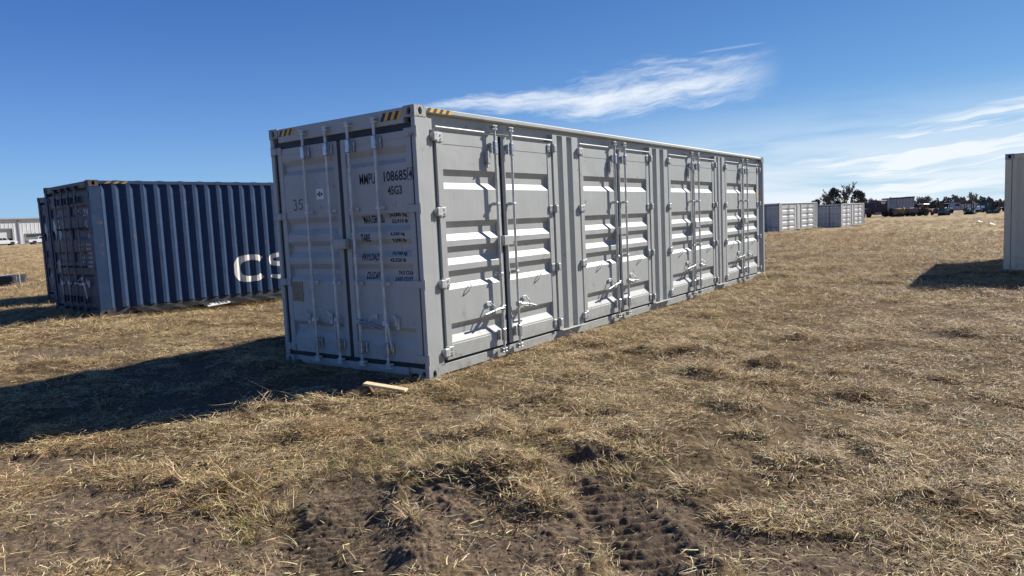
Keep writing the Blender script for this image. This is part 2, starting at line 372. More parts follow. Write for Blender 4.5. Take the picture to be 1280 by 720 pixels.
def soilmask(x, y):
    n = fbm(x, y, 2.6, 4, .6); m = np.zeros_like(x)
    for (a, b, hw, sp) in RUTS:
        d, t, sgn = seg(x, y, a, b); m = np.maximum(m, 1-sst(d+.10*n, hw*.95, hw*1.4))
    for (cx, cy, rx, ry) in BARE:
        c, s = math.cos(.6), math.sin(.6); X = (x-cx)*c+(y-cy)*s; Y = -(x-cx)*s+(y-cy)*c
        m = np.maximum(m, (1-sst(np.hypot(X/rx, Y/ry)+.60*n, .62, 1.10))*.97)
    g = fbm(x+40, y-20, .55, 4, .55)+.25*fbm(x, y, 3., 3, .6)
    m = np.maximum(m, sst(g, .22, .58)*.85)
    lane = fbm(x*1.25+13, y*.11-4, 1., 4, .6)+.22*fbm(x, y, 2.2, 3, .6); m = np.maximum(m, sst(lane, .10, .46)*.62*sst(np.hypot(x-CAM.x, y-CAM.y), 7, 13))
    return m
def height(x, y, fine=True):
    z = macro(x, y)
    r = np.hypot(x-CAM.x, y-CAM.y); fade = 1-sst(r, 45, 90)
    under = sst(np.maximum(np.maximum(-2.6-x, x-.12), np.maximum(-.15-y, y-12.35)), 0., .5)   # level under the grey container
    sm = soilmask(x, y)
    z = z+fade*under*(.035*fbm(x, y, .5, 3)+.022*fbm(x+9, y, 1.7, 3))
    z = z+fade*.012*fbm(x, y+5, 6.5, 3, .6)
    z = z+(1-sst(r, 14, 26))*(.010-.003*sm)*fbm(x-3, y, 19., 3, .6)
    z = z-.03*sm*under*(1-sst(r, 20, 40))
    near = (r < 14)
    for (a, b, hw, sp) in RUTS:
        d, t, sg = seg(x, y, a, b); L = math.hypot(b[0]-a[0], b[1]-a[1])
        ins = 1-sst(d+.05*fbm(x, y, 4., 2), hw*.7, hw*1.05)
        rim = np.exp(-((d-hw*1.2)/(.05))**2)
        lug = np.sin(2*np.pi*(t*L/sp+sg*sg*6.)+.5*fbm(x, y, 5., 2))
        z = z+near*(ins*(-.022+min(.021, sp*.22)*lug*(.65+.35*sst(fbm(x+3, y, 3., 2), -.3, .3)))+rim*.016*(.6+1.4*fbm(x, y, 7., 3)))
    for (cx, cy, sg, h) in MOUND:
        q = (np.abs(x-cx) < 4*sg) & (np.abs(y-cy) < 4*sg)
        if q.any():
            xx = x[q]-cx; yy = y[q]-cy; yy = yy*np.where(yy < 0, 1.55, .8); lump = 1+.9*fbm(x[q], y[q], 1.1/sg, 3, .55)
            z[q] += (.78 if cx*cx+cy*cy < 14 else .52)*h*np.exp(-((xx/(1.35*sg))**2+(yy/sg)**2)/1.3)*lump
    return z
def gz(x, y): return float(height(np.array([float(x)]), np.array([float(y)]))[0])
def mz(x, y): return float(macro(np.array([float(x)]), np.array([float(y)]))[0])

def ground():
    rs = [0.0]; r = .6
    while r < 3.2: rs.append(r); r *= 1.12
    while r < 5.4: rs.append(r); r *= 1.0021
    while r < 6.5: rs.append(r); r *= 1.0038
    while r < 12: rs.append(r); r *= 1.006
    while r < 45: rs.append(r); r *= 1.012
    while r < 6000: rs.append(r); r *= 1.10
    rs = np.array(rs[1:])
    a = [YAW-.80+1.60*i/760 for i in range(761)]
    k = 60; a += [YAW+.80+(2*math.pi-1.60)*i/k for i in range(1, k)]
    a = np.array(a); nA = len(a); nR = len(rs)
    X = CAM.x+np.outer(rs, np.sin(a)); Y = CAM.y+np.outer(rs, np.cos(a)); X = X.ravel(); Y = Y.ravel()
    Z = height(X, Y); so = soilmask(X, Y)
    co = np.empty((nR*nA+1, 3)); co[:-1, 0] = X; co[:-1, 1] = Y; co[:-1, 2] = Z; co[-1] = (CAM.x, CAM.y, 0)
    i = np.arange(nR-1)[:, None]*nA; j = np.arange(nA)[None, :]; jn = (j+1) % nA
    q = np.stack([i+j, i+jn, i+nA+jn, i+nA+j], -1).reshape(-1, 4)
    t = np.stack([np.full(nA, nR*nA), (np.arange(nA)+1) % nA, np.arange(nA)], -1)
    me = bpy.data.meshes.new('ground'); nq, nt = len(q), len(t)
    me.vertices.add(len(co)); me.vertices.foreach_set('co', co.ravel())
    me.loops.add(nq*4+nt*3); me.loops.foreach_set('vertex_index', np.concatenate([q.ravel(), t.ravel()]).astype(np.int32))
    me.polygons.add(nq+nt); me.polygons.foreach_set('loop_start', np.concatenate([np.arange(nq)*4, nq*4+np.arange(nt)*3]).astype(np.int32))
    me.update(calc_edges=True); me.polygons.foreach_set('use_smooth', [True]*(nq+nt))
    at = me.attributes.new('soil', 'FLOAT', 'POINT'); at.data.foreach_set('value', np.append(so, 0).astype(np.float32))
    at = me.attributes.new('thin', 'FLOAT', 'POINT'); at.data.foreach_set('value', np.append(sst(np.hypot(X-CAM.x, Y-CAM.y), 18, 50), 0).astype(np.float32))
    m = bpy.data.materials.new('dry field'); m.use_nodes = True; T = NT(m.node_tree); b = m.node_tree.nodes['Principled BSDF']
    pos = T.new('ShaderNodeNewGeometry').outputs['Position']
    soil = T.new('ShaderNodeAttribute', attribute_name='soil').outputs['Fac']; thin = T.new('ShaderNodeAttribute', attribute_name='thin').outputs['Fac']
    mp = T.new('ShaderNodeMapping'); mp.inputs['Scale'].default_value = (1., .16, 1.); T.l.new(pos, mp.inputs['Vector']); big = T.noise(mp.outputs[0], .8, 5, .62); mid = T.noise(pos, 1.6, 5, .65); fn = T.noise(pos, 30., 5, .7); st = T.noise(pos, 9., 6, .75, 1.2)
    th = T.mix(T.ramp(st, .35, .65), T.mix(thin, (.055,.038,.022), (.24,.175,.095)), T.mix(thin, (.17,.12,.062), (.52,.395,.22)))  # near base kept dark: shade in the straw gaps is put into the colour
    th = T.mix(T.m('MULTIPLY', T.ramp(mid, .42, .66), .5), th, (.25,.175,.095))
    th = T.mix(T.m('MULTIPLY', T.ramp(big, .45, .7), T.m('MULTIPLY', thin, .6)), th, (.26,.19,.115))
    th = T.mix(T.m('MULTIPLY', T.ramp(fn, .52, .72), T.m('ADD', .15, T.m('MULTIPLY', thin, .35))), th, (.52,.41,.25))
    sl = T.mix(T.ramp(fn, .35, .7), (.080,.057,.038), (.225,.163,.108))
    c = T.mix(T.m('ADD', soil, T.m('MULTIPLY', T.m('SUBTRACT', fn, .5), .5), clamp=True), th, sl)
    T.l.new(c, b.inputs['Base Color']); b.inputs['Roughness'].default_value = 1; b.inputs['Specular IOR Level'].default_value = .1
    bn = T.new('ShaderNodeBump'); bn.inputs['Strength'].default_value = .8; bn.inputs['Distance'].default_value = .03
    grit = T.noise(pos, 75., 6, .75)
    T.l.new(T.m('ADD', T.m('MULTIPLY', T.m('ADD', st, T.m('MULTIPLY', fn, .6)), T.m('SUBTRACT', 1., T.m('MULTIPLY', soil, .82))), T.m('MULTIPLY', grit, T.m('MULTIPLY', soil, .30))), bn.inputs['Height']); T.l.new(bn.outputs[0], b.inputs['Normal'])
    me.materials.append(m); o = link('ground', me); o['kind'] = 'structure'
ground()

# ------------------------------------------------------------------ text and drape
def text_mesh(s, bold=.0, shear=0.0):
    cu = bpy.data.curves.new('t', 'FONT'); cu.body = s; cu.offset = bold; cu.shear = shear; cu.resolution_u = 3
    o = bpy.data.objects.new('t', cu); COL.objects.link(o); bpy.context.view_layer.update()
    me = bpy.data.meshes.new_from_object(o.evaluated_get(bpy.context.evaluated_depsgraph_get()))
    bpy.data.objects.remove(o); bpy.data.curves.remove(cu); return me
def put_text(s, box, mapper, levels, axis, material, parent, name='lettering', bold=.012, shear=0.0):
    """box = (u0,u1,w0,w1); levels: cuts along u (axis 0) or w (axis 1); mapper(u,w)->xyz"""
    me = text_mesh(s, bold, shear); bm = bmesh.new(); bm.from_mesh(me); bpy.data.meshes.remove(me)
    xs = [v.co.x for v in bm.verts]; ys = [v.co.y for v in bm.verts]; x0, x1, y0, y1 = min(xs), max(xs), min(ys), max(ys)
    for v in bm.verts:
        v.co.x = box[0]+(v.co.x-x0)/(x1-x0)*(box[1]-box[0]); v.co.y = box[2]+(v.co.y-y0)/(y1-y0)*(box[3]-box[2]); v.co.z = 0
    for L in levels:
        lo, hi = (box[0], box[1]) if axis == 0 else (box[2], box[3])
        if lo < L < hi:
            bmesh.ops.bisect_plane(bm, geom=list(bm.verts)+list(bm.edges)+list(bm.faces), plane_co=(L, 0, 0) if axis == 0 else (0, L, 0), plane_no=(1, 0, 0) if axis == 0 else (0, 1, 0))
    for v in bm.verts: v.co = Vector(mapper(v.co.x, v.co.y))
    bmesh.ops.recalc_face_normals(bm, faces=bm.faces)
    me = bpy.data.meshes.new(name); bm.to_mesh(me); bm.free(); me.materials.append(material)
    return link(name, me, parent)
def interp(prof, t):
    """prof: list of (value, coordinate) with rising coordinate"""
    for (a, za), (b, zb) in zip(prof, prof[1:]):
        if za <= t <= zb: return a+(b-a)*((t-za)/(zb-za) if zb > za else 0)
    return prof[0][0] if t < prof[0][1] else prof[-1][0]

# ------------------------------------------------------------------ container pieces
def casting_mb(cx, cy, z0, sx, sy, h=.118, lx=.162, ly=.178):
    """corner casting whose outer faces look to sx and sy; oval apertures are real holes"""
    mb = MB(); x0, x1 = (cx-lx, cx) if sx > 0 else (cx, cx+lx); y0, y1 = (cy-ly, cy) if sy > 0 else (cy, cy+ly); z1 = z0+h
    mb.add([(x0,y0,z0),(x1,y0,z0),(x1,y1,z0),(x0,y1,z0),(x0,y0,z1),(x1,y0,z1),(x1,y1,z1),(x0,y1,z1)], [(0,3,2,1),(4,5,6,7)])
    N = 16
    def face(o, ua, hw, out, wd, ht, hole):
        # o: centre, ua: in-plane axis, out: outward normal
        up = Vector((0,0,1)); ring = []; rect = []; inn = []
        for k in range(N):
            a = 2*math.pi*k/N; c, s = math.cos(a), math.sin(a); m_ = max(abs(c), abs(s))
            rect.append(o+ua*(c/m_*wd/2)+up*(s/m_*ht/2)); ring.append(o+ua*(c*hole[0])+up*(s*hole[1])); inn.append(ring[-1]-out*.035)
        vs = rect+ring+inn; fs = []
        for k in range(N):
            n = (k+1) % N; fs += [(k, n, N+n, N+k), (N+k, N+n, 2*N+n, 2*N+k)]
        mb.cur = 0; mb.add(vs, fs); mb.cur = 1; mb.add(inn, [tuple(range(N))]); mb.cur = 0
    hx = Vector((1,0,0)); hy = Vector((0,1,0)); zc = (z0+z1)/2
    X = x1 if sx > 0 else x0; Y = y1 if sy > 0 else y0
    face(Vector((X, (y0+y1)/2, zc)), hy, 0, hx*sx, y1-y0, h, (.030, .041))
    face(Vector(((x0+x1)/2, Y, zc)), hx, 0, hy*sy, x1-x0, h, (.030, .041))
    Xb = x0 if sx > 0 else x1; Yb = y0 if sy > 0 else y1
    mb.add([(Xb,y0,z0),(Xb,y1,z0),(Xb,y1,z1),(Xb,y0,z1)], [(0,1,2,3)]); mb.add([(x0,Yb,z0),(x1,Yb,z0),(x1,Yb,z1),(x0,Yb,z1)], [(0,1,2,3)])
    return mb
def castings(root, W, L, H, m):
    for sx in (1, -1):
        for sy in (-1, 1):
            for z0 in (-.004, H-.114):
                cx = .004 if sx > 0 else -W-.004; cy = -.004 if sy < 0 else L+.004
                link('corner_casting', casting_mb(cx, cy, z0, sx, sy).mesh('corner_casting', [m, M['void']]), root)

def trough_profile(f0, dep, troughs, z0, z1):
    """(offset, z) polyline going up; troughs given as (ztop, zin_top, zin_bot, zbot)"""
    pts = [(f0, z0)]
    for (a, b, c, d) in sorted(troughs, key=lambda t: t[0]): pts += [(f0, d), (f0-dep, c), (f0-dep, b), (f0, a)]
    return pts+[(f0, z1)]

def rod_kit(parent, place, z_top, z_bot, brackets, m, guide=True, gm=None):
    """one locking bar with cams, guides and keepers; place(u, v, z): u along the door, v out of it"""
    P = place; rod = MB(); rod.path([P(0, .055, z_bot), P(0, .055, z_top)], .0165, 10)
    o = obj('lock_rod', rod, m, parent, smooth=False)
    for z, s in ((z_top, 1), (z_bot, -1)):
        c = MB(); c.path([P(0, .055, z-.03*s), P(0, .055, z+.02*s)], .024, 8)
        a, b = P(-.045, .012, z-.028), P(.045, .072, z-.010); c.box(a[0], b[0], a[1], b[1], a[2], b[2], .004)
        a, b = P(-.045, .012, z+.012), P(.045, .072, z+.028); c.box(a[0], b[0], a[1], b[1], a[2], b[2], .004)
        a, b = P(-.018, .004, z-.026), P(.018, .030, z+.026); c.box(a[0], b[0], a[1], b[1], a[2], b[2])
        obj('cam_keeper', c, gm or M['galv_dirty'], parent)
    if guide:
        for zc, hh in ((z_top-.235, .075), (z_bot+.19, .075)):
            g = MB(); a, b = P(-.030, .036, zc-hh), P(.030, .080, zc+hh); g.box(a[0], b[0], a[1], b[1], a[2], b[2], .008)
            a, b = P(.030, .002, zc-hh*.8), P(.062, .03, zc+hh*.8); g.box(a[0], b[0], a[1], b[1], a[2], b[2], .004)
            for dz in (-.5, .5):
                g.path([P(.048, .03, zc+hh*dz), P(.048, .04, zc+hh*dz)], .008, 6)
            obj('rod_guide', g, gm or M['zinc'], parent)
    for z in brackets:
        g = MB(); a, b = P(-.028, .03, z-.016), P(.028, .079, z+.016); g.box(a[0], b[0], a[1], b[1], a[2], b[2], .006)
        a, b = P(.02, .002, z-.02), P(.06, .035, z+.02); g.box(a[0], b[0], a[1], b[1], a[2], b[2], .004)
        obj('rod_bracket', g, gm or M['galv_dirty'], parent)
    return o
def handle_kit(parent, place, z, direction, style):
    P0 = place; tl_ = rng.uniform(-.16, .16); z += rng.uniform(-.012, .012)
    P = (lambda u, v, zz: P0(u, v+.02*abs(tl_), zz+tl_*abs(u))) if style == 'across' else place
    h = MB()
    a, b = P(-.03, .03, z-.028), P(.03, .085, z+.028); h.box(a[0], b[0], a[1], b[1], a[2], b[2], .006)
    if style == 'across':
        s = direction
        h.path([P(s*.02, .078, z), P(s*.12, .085, z+.004), P(s*.24, .080, z-.006), P(s*.36, .07, z-.02), P(s*.40, .06, z-.03)], [.015, .014, .013, .012, .008], 6)
        obj('door_handle', h, M['galv'], parent)
        k = MB(); a, b = P(s*.17, .003, z-.05), P(s*.23, .06, z-.02); k.box(a[0], b[0], a[1], b[1], a[2], b[2], .005)
        k.path([P(s*.20, .05, z-.05), P(s*.20, .098, z-.01), P(s*.19, .085, z+.045), P(s*.21, .03, z+.09)], .009, 6)
        a, b = P(s*.16, .003, z+.05), P(s*.25, .014, z+.11); k.box(a[0], b[0], a[1], b[1], a[2], b[2], .003)
        obj('handle_catch', k, M['galv_dirty'], parent)
    else:
        s = direction
        h.path([P(s*.03, .07, z), P(s*.045, .062, z-.07), P(s*.05, .05, z-.18), P(s*.055, .045, z-.30)], [.013, .013, .012, .010], 6)
        obj('door_handle', h, M['galv_dirty'], parent)
        k = MB(); q = s*.15
        a, b = P(q-.02, .003, z-.07), P(q+.02, .028, z+.06); k.box(a[0], b[0], a[1], b[1], a[2], b[2], .005)
        k.path([P(q-.07, .02, z+.09), P(q-.03, .045, z+.085), P(q, .05, z+.05), P(q, .04, z-.02)], .010, 6)
        obj('handle_catch', k, M['galv_dirty'], parent)

def side_leaf(root, c, hw, s, spec, mpaint, detail=True):
    """one leaf of a side door pair. c: centre of the pair along y, s = -1 near leaf, +1 far leaf (hinge on the outside)"""
    zb, zt = spec['zb'], spec['zt']; f = -.010; gap = .030
    inner, outer = s*gap, s*(hw-.035); lo, hi = sorted((inner, outer)); st = .095
    d = MB()
    d.box(f-.05, f, lo, lo+st*.75 if s > 0 else lo+st, zb, zt, .004); d.box(f-.05, f, hi-st if s > 0 else hi-st*.75, hi, zb, zt, .004)
    pl, ph = (lo+st*.75, hi-st) if s > 0 else (lo+st, hi-st*.75)
    d.box(f-.05, f-.002, pl, ph, spec['ztop'], zt-.001, .003); d.box(f-.05, f-.002, pl, ph, zb+.001, spec['zlow'], .003)
    prof = trough_profile(f-.006, .040, spec['troughs'], spec['zlow'], spec['ztop'])
    n = len(prof)
    # sheet split lengthwise so pressed panels can carry a slight oil-can dent
    cols = 9; vs = []
    for i in range(cols):
        y = pl+(ph-pl)*i/(cols-1)
        for (x, z) in prof: vs.append((x, y, z))
    d.add(vs, [(i*n+j, i*n+j+1, (i+1)*n+j+1, (i+1)*n+j) for i in range(cols-1) for j in range(n-1)])
    leaf = obj('side_door', d, mpaint, root, (0, c, 0))
    if not detail: 
        g = MB(); y0, y1 = sorted((s*.0, s*hw)); g.box(f-.09, f-.066, y0, y1, zb-.03, zt+.03); obj('door_gasket', g, M['rubber'], leaf)
        r = MB(); r.path([(f+.05, s*.17, zb), (f+.05, s*.17, zt)], .02, 6); obj('lock_rod', r, M['galv'], leaf); return leaf
    g = MB(); y0, y1 = sorted((s*.004, s*hw)); g.box(f-.090, f-.066, y0, y1, zb-.028, zt+.028)
    y0, y1 = sorted((s*.008, s*.028)); g.box(f-.03, f-.006, y0, y1, zb, zt, .006)
    obj('door_gasket', g, M['rubber'], leaf)
    for z in spec['hinges']:
        h = MB()
        a, b = sorted((s*(hw-.045), s*(hw-.135))); h.box(f, f+.014, a, b, z-.050, z+.050, .006)
        h.path([(f+.020, s*(hw-.020), z-.060), (f+.020, s*(hw-.020), z+.060)], .021, 8)
        a, b = sorted((s*(hw-.02), s*(hw+.045))); h.box(f-.004, f+.048, a, b, z-.046, z+.046, .008)
        h.path([(f+.010, s*(hw-.10), z-.02), (f+.022, s*(hw-.10), z-.02)], .009, 6); h.path([(f+.010, s*(hw-.10), z+.022), (f+.022, s*(hw-.10), z+.022)], .009, 6)
        obj('hinge', h, M['hinge'] if s < 0 else mpaint, leaf)  # near-leaf hinges paler than the paint: sunlight put into their colour
    ur = s*.165
    P = lambda u, v, z: (f+v, ur-s*0+u*(-1 if s > 0 else 1)*0+u, z)
    P = lambda u, v, z: (f+v, ur-u, z)
    rod_kit(leaf, P, zt+.085, zb-.05, spec['brk'], M['galv_dirty'])
    handle_kit(leaf, P, .635, -s, 'across')
    hk = MB(); y = s*(.72+rng.uniform(-.05,.05))
    hk.path([(f-.004, y-.03, .86), (f+.03, y-.01, .90), (f+.03, y+.03, .95), (f-.004, y+.05, .96)], .007, 5); obj('hook', hk, M['galv_dirty'], leaf)
    if s < 0:
        vb = MB(); vb.box(f-.002, f+.045, -.30, -.245, 2.335, 2.475, .006); vb.path([(f+.02, -.285, 2.335), (f+.03, -.29, 2.29)], .012, 6); obj('vent_box', vb, mpaint, leaf)
    else:
        lb = MB(); lb.box(f+.006, f+.085, -.10, .085, 1.365, 1.485, .008); obj('lock_box', lb, mpaint, leaf)
    rb = MB(); y0, y1 = sorted((s*.20, s*(hw-.02))); rb.path([(f+.012, y0, zt+.022), (f+.012, y1, zt+.022)], .013, 8); obj('drip_bar', rb, mpaint, leaf)
    return leaf

def end_leaf(root, x0, x1, hinge, spec, mpaint, rods, yf=.016, mg=None):
    st = .078; zb, zt = spec['zb'], spec['zt']; d = MB()
    d.box(x0, x0+st, yf, yf+.05, zb, zt, .004); d.box(x1-st, x1, yf, yf+.05, zb, zt, .004)
    d.box(x0+st, x1-st, yf+.002, yf+.05, spec['ztop'], zt-.001, .003); d.box(x0+st, x1-st, yf+.002, yf+.05, zb+.001, spec['zlow'], .003)
    prof = [(-a, z) for a, z in trough_profile(-(yf+.006), spec.get('dep', .040), spec['troughs'], spec['zlow'], spec['ztop'])]
    d.sheet(prof, 0, x0+st, x1-st)
    leaf = obj('end_door', d, mpaint, root)
    for z in spec['hinges']:
        h = MB(); s = hinge
        xo = x1 if s > 0 else x0
        a, b = sorted((xo+s*.005, xo-s*.085)); h.box(a, b, yf-.014, yf, z-.045, z+.045, .006)
        a, b = sorted((xo-s*.01, xo+s*.092)); h.box(a, b, yf-.030, yf-.006, z-.042, z+.042, .008)
        h.path([(xo+s*.085, yf-.012, z-.055), (xo+s*.085, yf-.012, z+.055)], .019, 8)
        obj('hinge', h, mpaint, leaf)
    for (rx, hd, style) in rods:
        P = lambda u, v, z, rx=rx: (rx+u, yf-v, z)
        rod_kit(leaf, P, spec['rod_top'], spec['rod_bot'], spec['brk'], spec.get('rodmat', M['galv_dirty']), gm=spec.get('gm'))
        if style: handle_kit(leaf, P, spec['hz'], hd, style)
    return leaf

M['yellow_old'] = mottled('faded hazard yellow', (.42,.25,.05), (.25,.16,.06), 12., .6)
def hazard(parent, origin, ux, n, wd, ht, slant, nrm, name='hazard_stripe', yel='yellow'):
    """alternating yellow and black slanted bars printed on a rail; ux unit direction, vertical is z"""
    mb = MB(); o = Vector(origin); ux = Vector(ux); up = Vector((0,0,1)); k = 0
    step = wd/(2*n)
    for i in range(2*n):
        mb.cur = i % 2; a = o+ux*(i*step); b = o+ux*((i+1)*step); t = ux*slant
        mb.add([a, b, b+t+up*ht, a+t+up*ht], [(0,1,2,3)])
    return link(name, mb.mesh(name, [M['hblack'], M[yel]]), parent)

def zs(tr, k): return [tuple(z*k for z in t) for t in tr]
END_T = [(2.50,2.433,2.375,2.325),(1.805,1.738,1.668,1.602),(1.523,1.462,1.392,1.325),(1.25,1.186,1.121,1.056),(.55,.498,.427,.337)]
SIDE_T = [(2.25,2.181,2.107,2.038),(1.683,1.612,1.542,1.470),(1.406,1.341,1.275,1.203),(1.138,1.072,.99,.932),(.552,.508,.419,.340)]

def pillar(root, y0, y1, H, mpaint, z0=.138, ztop=None, n=2):
    """corrugated fixed panel between two side door pairs with its ledge plate"""
    x = -.006; dep = .060; a, b = y0, y1; post = .105; zt = ztop or H-.125
    prof = [(x-.075, a), (x, a), (x, a+post)]; inner0 = a+post; inner1 = b-post-.06; wdt = (inner1-inner0)
    tr = wdt*.36; rib = wdt-2*tr
    for k in range(2):
        t0 = inner0+k*(tr+rib); prof += [(x, t0), (x-dep, t0+.03), (x-dep, t0+tr-.045), (x, t0+tr)]
    prof += [(x, b), (x-.075, b)]
    mb = MB(); mb.sheet(prof, 2, z0, zt)
    o = obj('pillar_panel', mb, mpaint, root)
    l = MB(); l.box(-.09, .042, y0+.01, y1-.01, z0-.010, z0-.002, .002); obj('ledge_plate', l, mpaint, o)
    t = MB(); t.box(-.09, x-.001, y0, y1, zt, zt+.006); obj('cap_plate', t, mpaint, o)
    return o

def side_open_container(name, label, L, H, pairs, side_spec, end_spec, loc, rotz=0, group=None, mp=None, full=True, mend=None):
    W = 2.438; mp = mp or M['grey']; mend = mend or mp
    root = thing(name, label, 'shipping container', loc, rotz, group)
    castings(root, W, L, H, M['casting'])
    # corner posts
    p = MB(); p.prism([(-.055,.0),(-.0,.0),(-.0,.205),(-.03,.205),(-.03,.29),(-.075,.29),(-.075,.06),(-.055,.06)], 2, .115, H-.115); obj('corner_post', p, mp, root)
    p = MB(); p.prism([(0,L-.001),(0,L-.075),(-.065,L-.13),(-.065,L-.40),(-.09,L-.40),(-.09,L-.001)], 2, .115, H-.115); obj('corner_post', p, mp, root)
    p = MB(); p.box(-W, -W+.06, 0, .16, .115, H-.115, .006); obj('corner_post', p, mp, root)
    p = MB(); p.box(-W, -W+.12, L-.16, L, .115, H-.115, .006); obj('corner_post', p, mp, root)
    t = MB(); t.box(-.085, -.002, .175, L-.175, H-.062, H-.004, .012); obj('top_rail', t, mp, root)
    t = MB(); t.box(-.13, -.080, .16, L-.16, H-.19, H-.062); obj('header_plate', t, mp, root)
    t = MB(); t.box(-W+.002, -W+.085, .175, L-.175, H-.062, H-.004, .012); obj('top_rail', t, mp, root)
    b = MB(); b.prism([(-.20,.01),(-.040,.01),(-.030,.02),(-.030,.122),(-.040,.130),(-.20,.130)], 1, .175, L-.175); obj('bottom_rail', b, mp, root)
    b = MB(); b.box(-W+.03, -W+.15, .175, L-.175, .01, .15, .006); obj('bottom_rail', b, mp, root)
    hd = MB(); hd.box(-W+.16, -.16, .002, .09, end_spec['zt']+.072, H-.006, .006); obj('door_header', hd, mp, root)
    sl = MB(); sl.box(-W+.30, -.31, .004, .10, .022, end_spec['zb']-.052, .006); sl.box(-W+.16, -W+.30, .03, .10, .05, end_spec['zb']-.052); sl.box(-.31, -.16, .03, .10, .05, end_spec['zb']-.052); obj('door_sill', sl, mp, root)
    # shell: roof, floor, back walls
    r = MB(); n = int(L/.21); prof = []
    for i in range(n):
        y = .10+(L-.2)*i/n; q = (L-.2)/n; prof += [(y, H-.012), (y+q*.3, H-.012), (y+q*.5, H-.026), (y+q*.8, H-.026)]
    prof.append((L-.1, H-.012)); r.sheet(prof, 0, -W+.06, -.06); obj('roof_panel', r, mp, root)
    r = MB(); n = int((L-.3)/.278); prof = []
    for i in range(n):
        y = .15+(L-.3)*i/n; q = (L-.3)/n; prof += [(-W+.01, y), (-W+.01, y+q*.25), (-W+.046, y+q*.5), (-W+.046, y+q*.75)]
    prof.append((-W+.01, L-.15)); r.sheet(prof, 2, .14, H-.05); obj('side_panel', r, mp, root)
    r = MB(); prof = []
    for i in range(8):
        x = -W+.11+(W-.2)*i/8; q = (W-.2)/8; prof += [(x, L-.01), (x+q*.25, L-.01), (x+q*.5, L-.05), (x+q*.75, L-.05)]
    prof.append((-.09, L-.01)); r.sheet(prof, 2, .1, H-.05); obj('back_panel', r, mp, root)
    r = MB(); r.box(-W+.05, -.10, .1, L-.1, .06, .13); obj('floor', r, M['void'], root)
    r = MB(); r.box(-W+.055, -.13, .12, L-.12, .13, H-.03); obj('inner_box', r, M['void'], root) if False else None
    # side doors
    if full: 
        first = None
        for (c, hw) in pairs:
            if True:
                la = side_leaf(root, c, hw, -1, side_spec, mp); lb = side_leaf(root, c, hw, 1, side_spec, mp); first = (c, hw, la, lb)
            else:
                for l in first[2:]:
                    k = copy_tree(l, root); k.location = (0, c, 0)
    else:
        for (c, hw) in pairs: side_leaf(root, c, hw, -1, side_spec, mp, False); side_leaf(root, c, hw, 1, side_spec, mp, False)
    edges = [.29]+[e for (c, hw) in pairs for e in (c-hw, c+hw)]+[L-.40]
    for k in range(0, len(edges), 2):
        a, b = edges[k], edges[k+1]
        if b-a > .3: pillar(root, a+.01, b-.01, H, mp, side_spec['zb']-.016)
        elif b-a > .02:
            p = MB(); p.box(-.09, -.006, a+.002, b-.002, side_spec['zb']-.02, H-.125, .004); obj('door_jamb', p, mp, root)
    # end gasket
    g = MB(); zb, zt = end_spec['zb'], end_spec['zt']
    g.box(-W+.058, -.048, .068, .088, zb-.055, zt+.075); g.box(-1.246, -1.186, .020, .07, zb, zt, .006); g.box(-W+.062, -.052, .026, .07, zt+.003, zt+.071); g.box(-W+.062, -.052, .026, .07, zb-.051, zb-.003); g.box(-W+.062, -W+.107, .026, .07, zb-.003, zt+.003); g.box(-.089, -.052, .026, .07, zb-.003, zt+.003); obj('door_gasket', g, M['rubber'], root)
    return root

# ------------------------------------------------------------------ the grey side-opening container
side_spec = dict(zb=.158, zt=2.672, ztop=2.519, zlow=.322, troughs=SIDE_T, hinges=(2.59,1.79,1.01,.255), brk=(1.865,1.035))
end_spec = dict(zb=.165, zt=2.655, ztop=2.575, zlow=.296, troughs=END_T, hinges=(2.63,1.835,1.03,.222), brk=(1.865,1.035), rod_top=2.80, rod_bot=.115, hz=.60)
H0 = 2.896
main = side_open_container('shipping_container', 'large pale grey container with four pairs of ribbed side doors, door end marked MMPU 108685', 12.192, H0,
                           [(1.465,1.18),(4.505,1.18),(7.625,1.18),(10.60,1.18)], side_spec, end_spec, (0,0,0), mp=M['grey'])
dl = end_leaf(main, -2.328, -1.246, -1, end_spec, M['grey'], [(-1.77,-1,'down'),(-1.365,-1,'down')])
dr = end_leaf(main, -1.186, -.092, 1, end_spec, M['grey'], [(-.99,1,'across'),(-.57,1,'down')])
lb = MB(); lb.box(-1.315, -1.115, -.075, .010, 1.425, 1.54, .008); lb.path([(-1.115,-.03,1.45),(-1.085,-.03,1.44),(-1.085,-.03,1.48),(-1.115,-.03,1.50)], .008, 6); obj('lock_box', lb, M['grey'], dr)
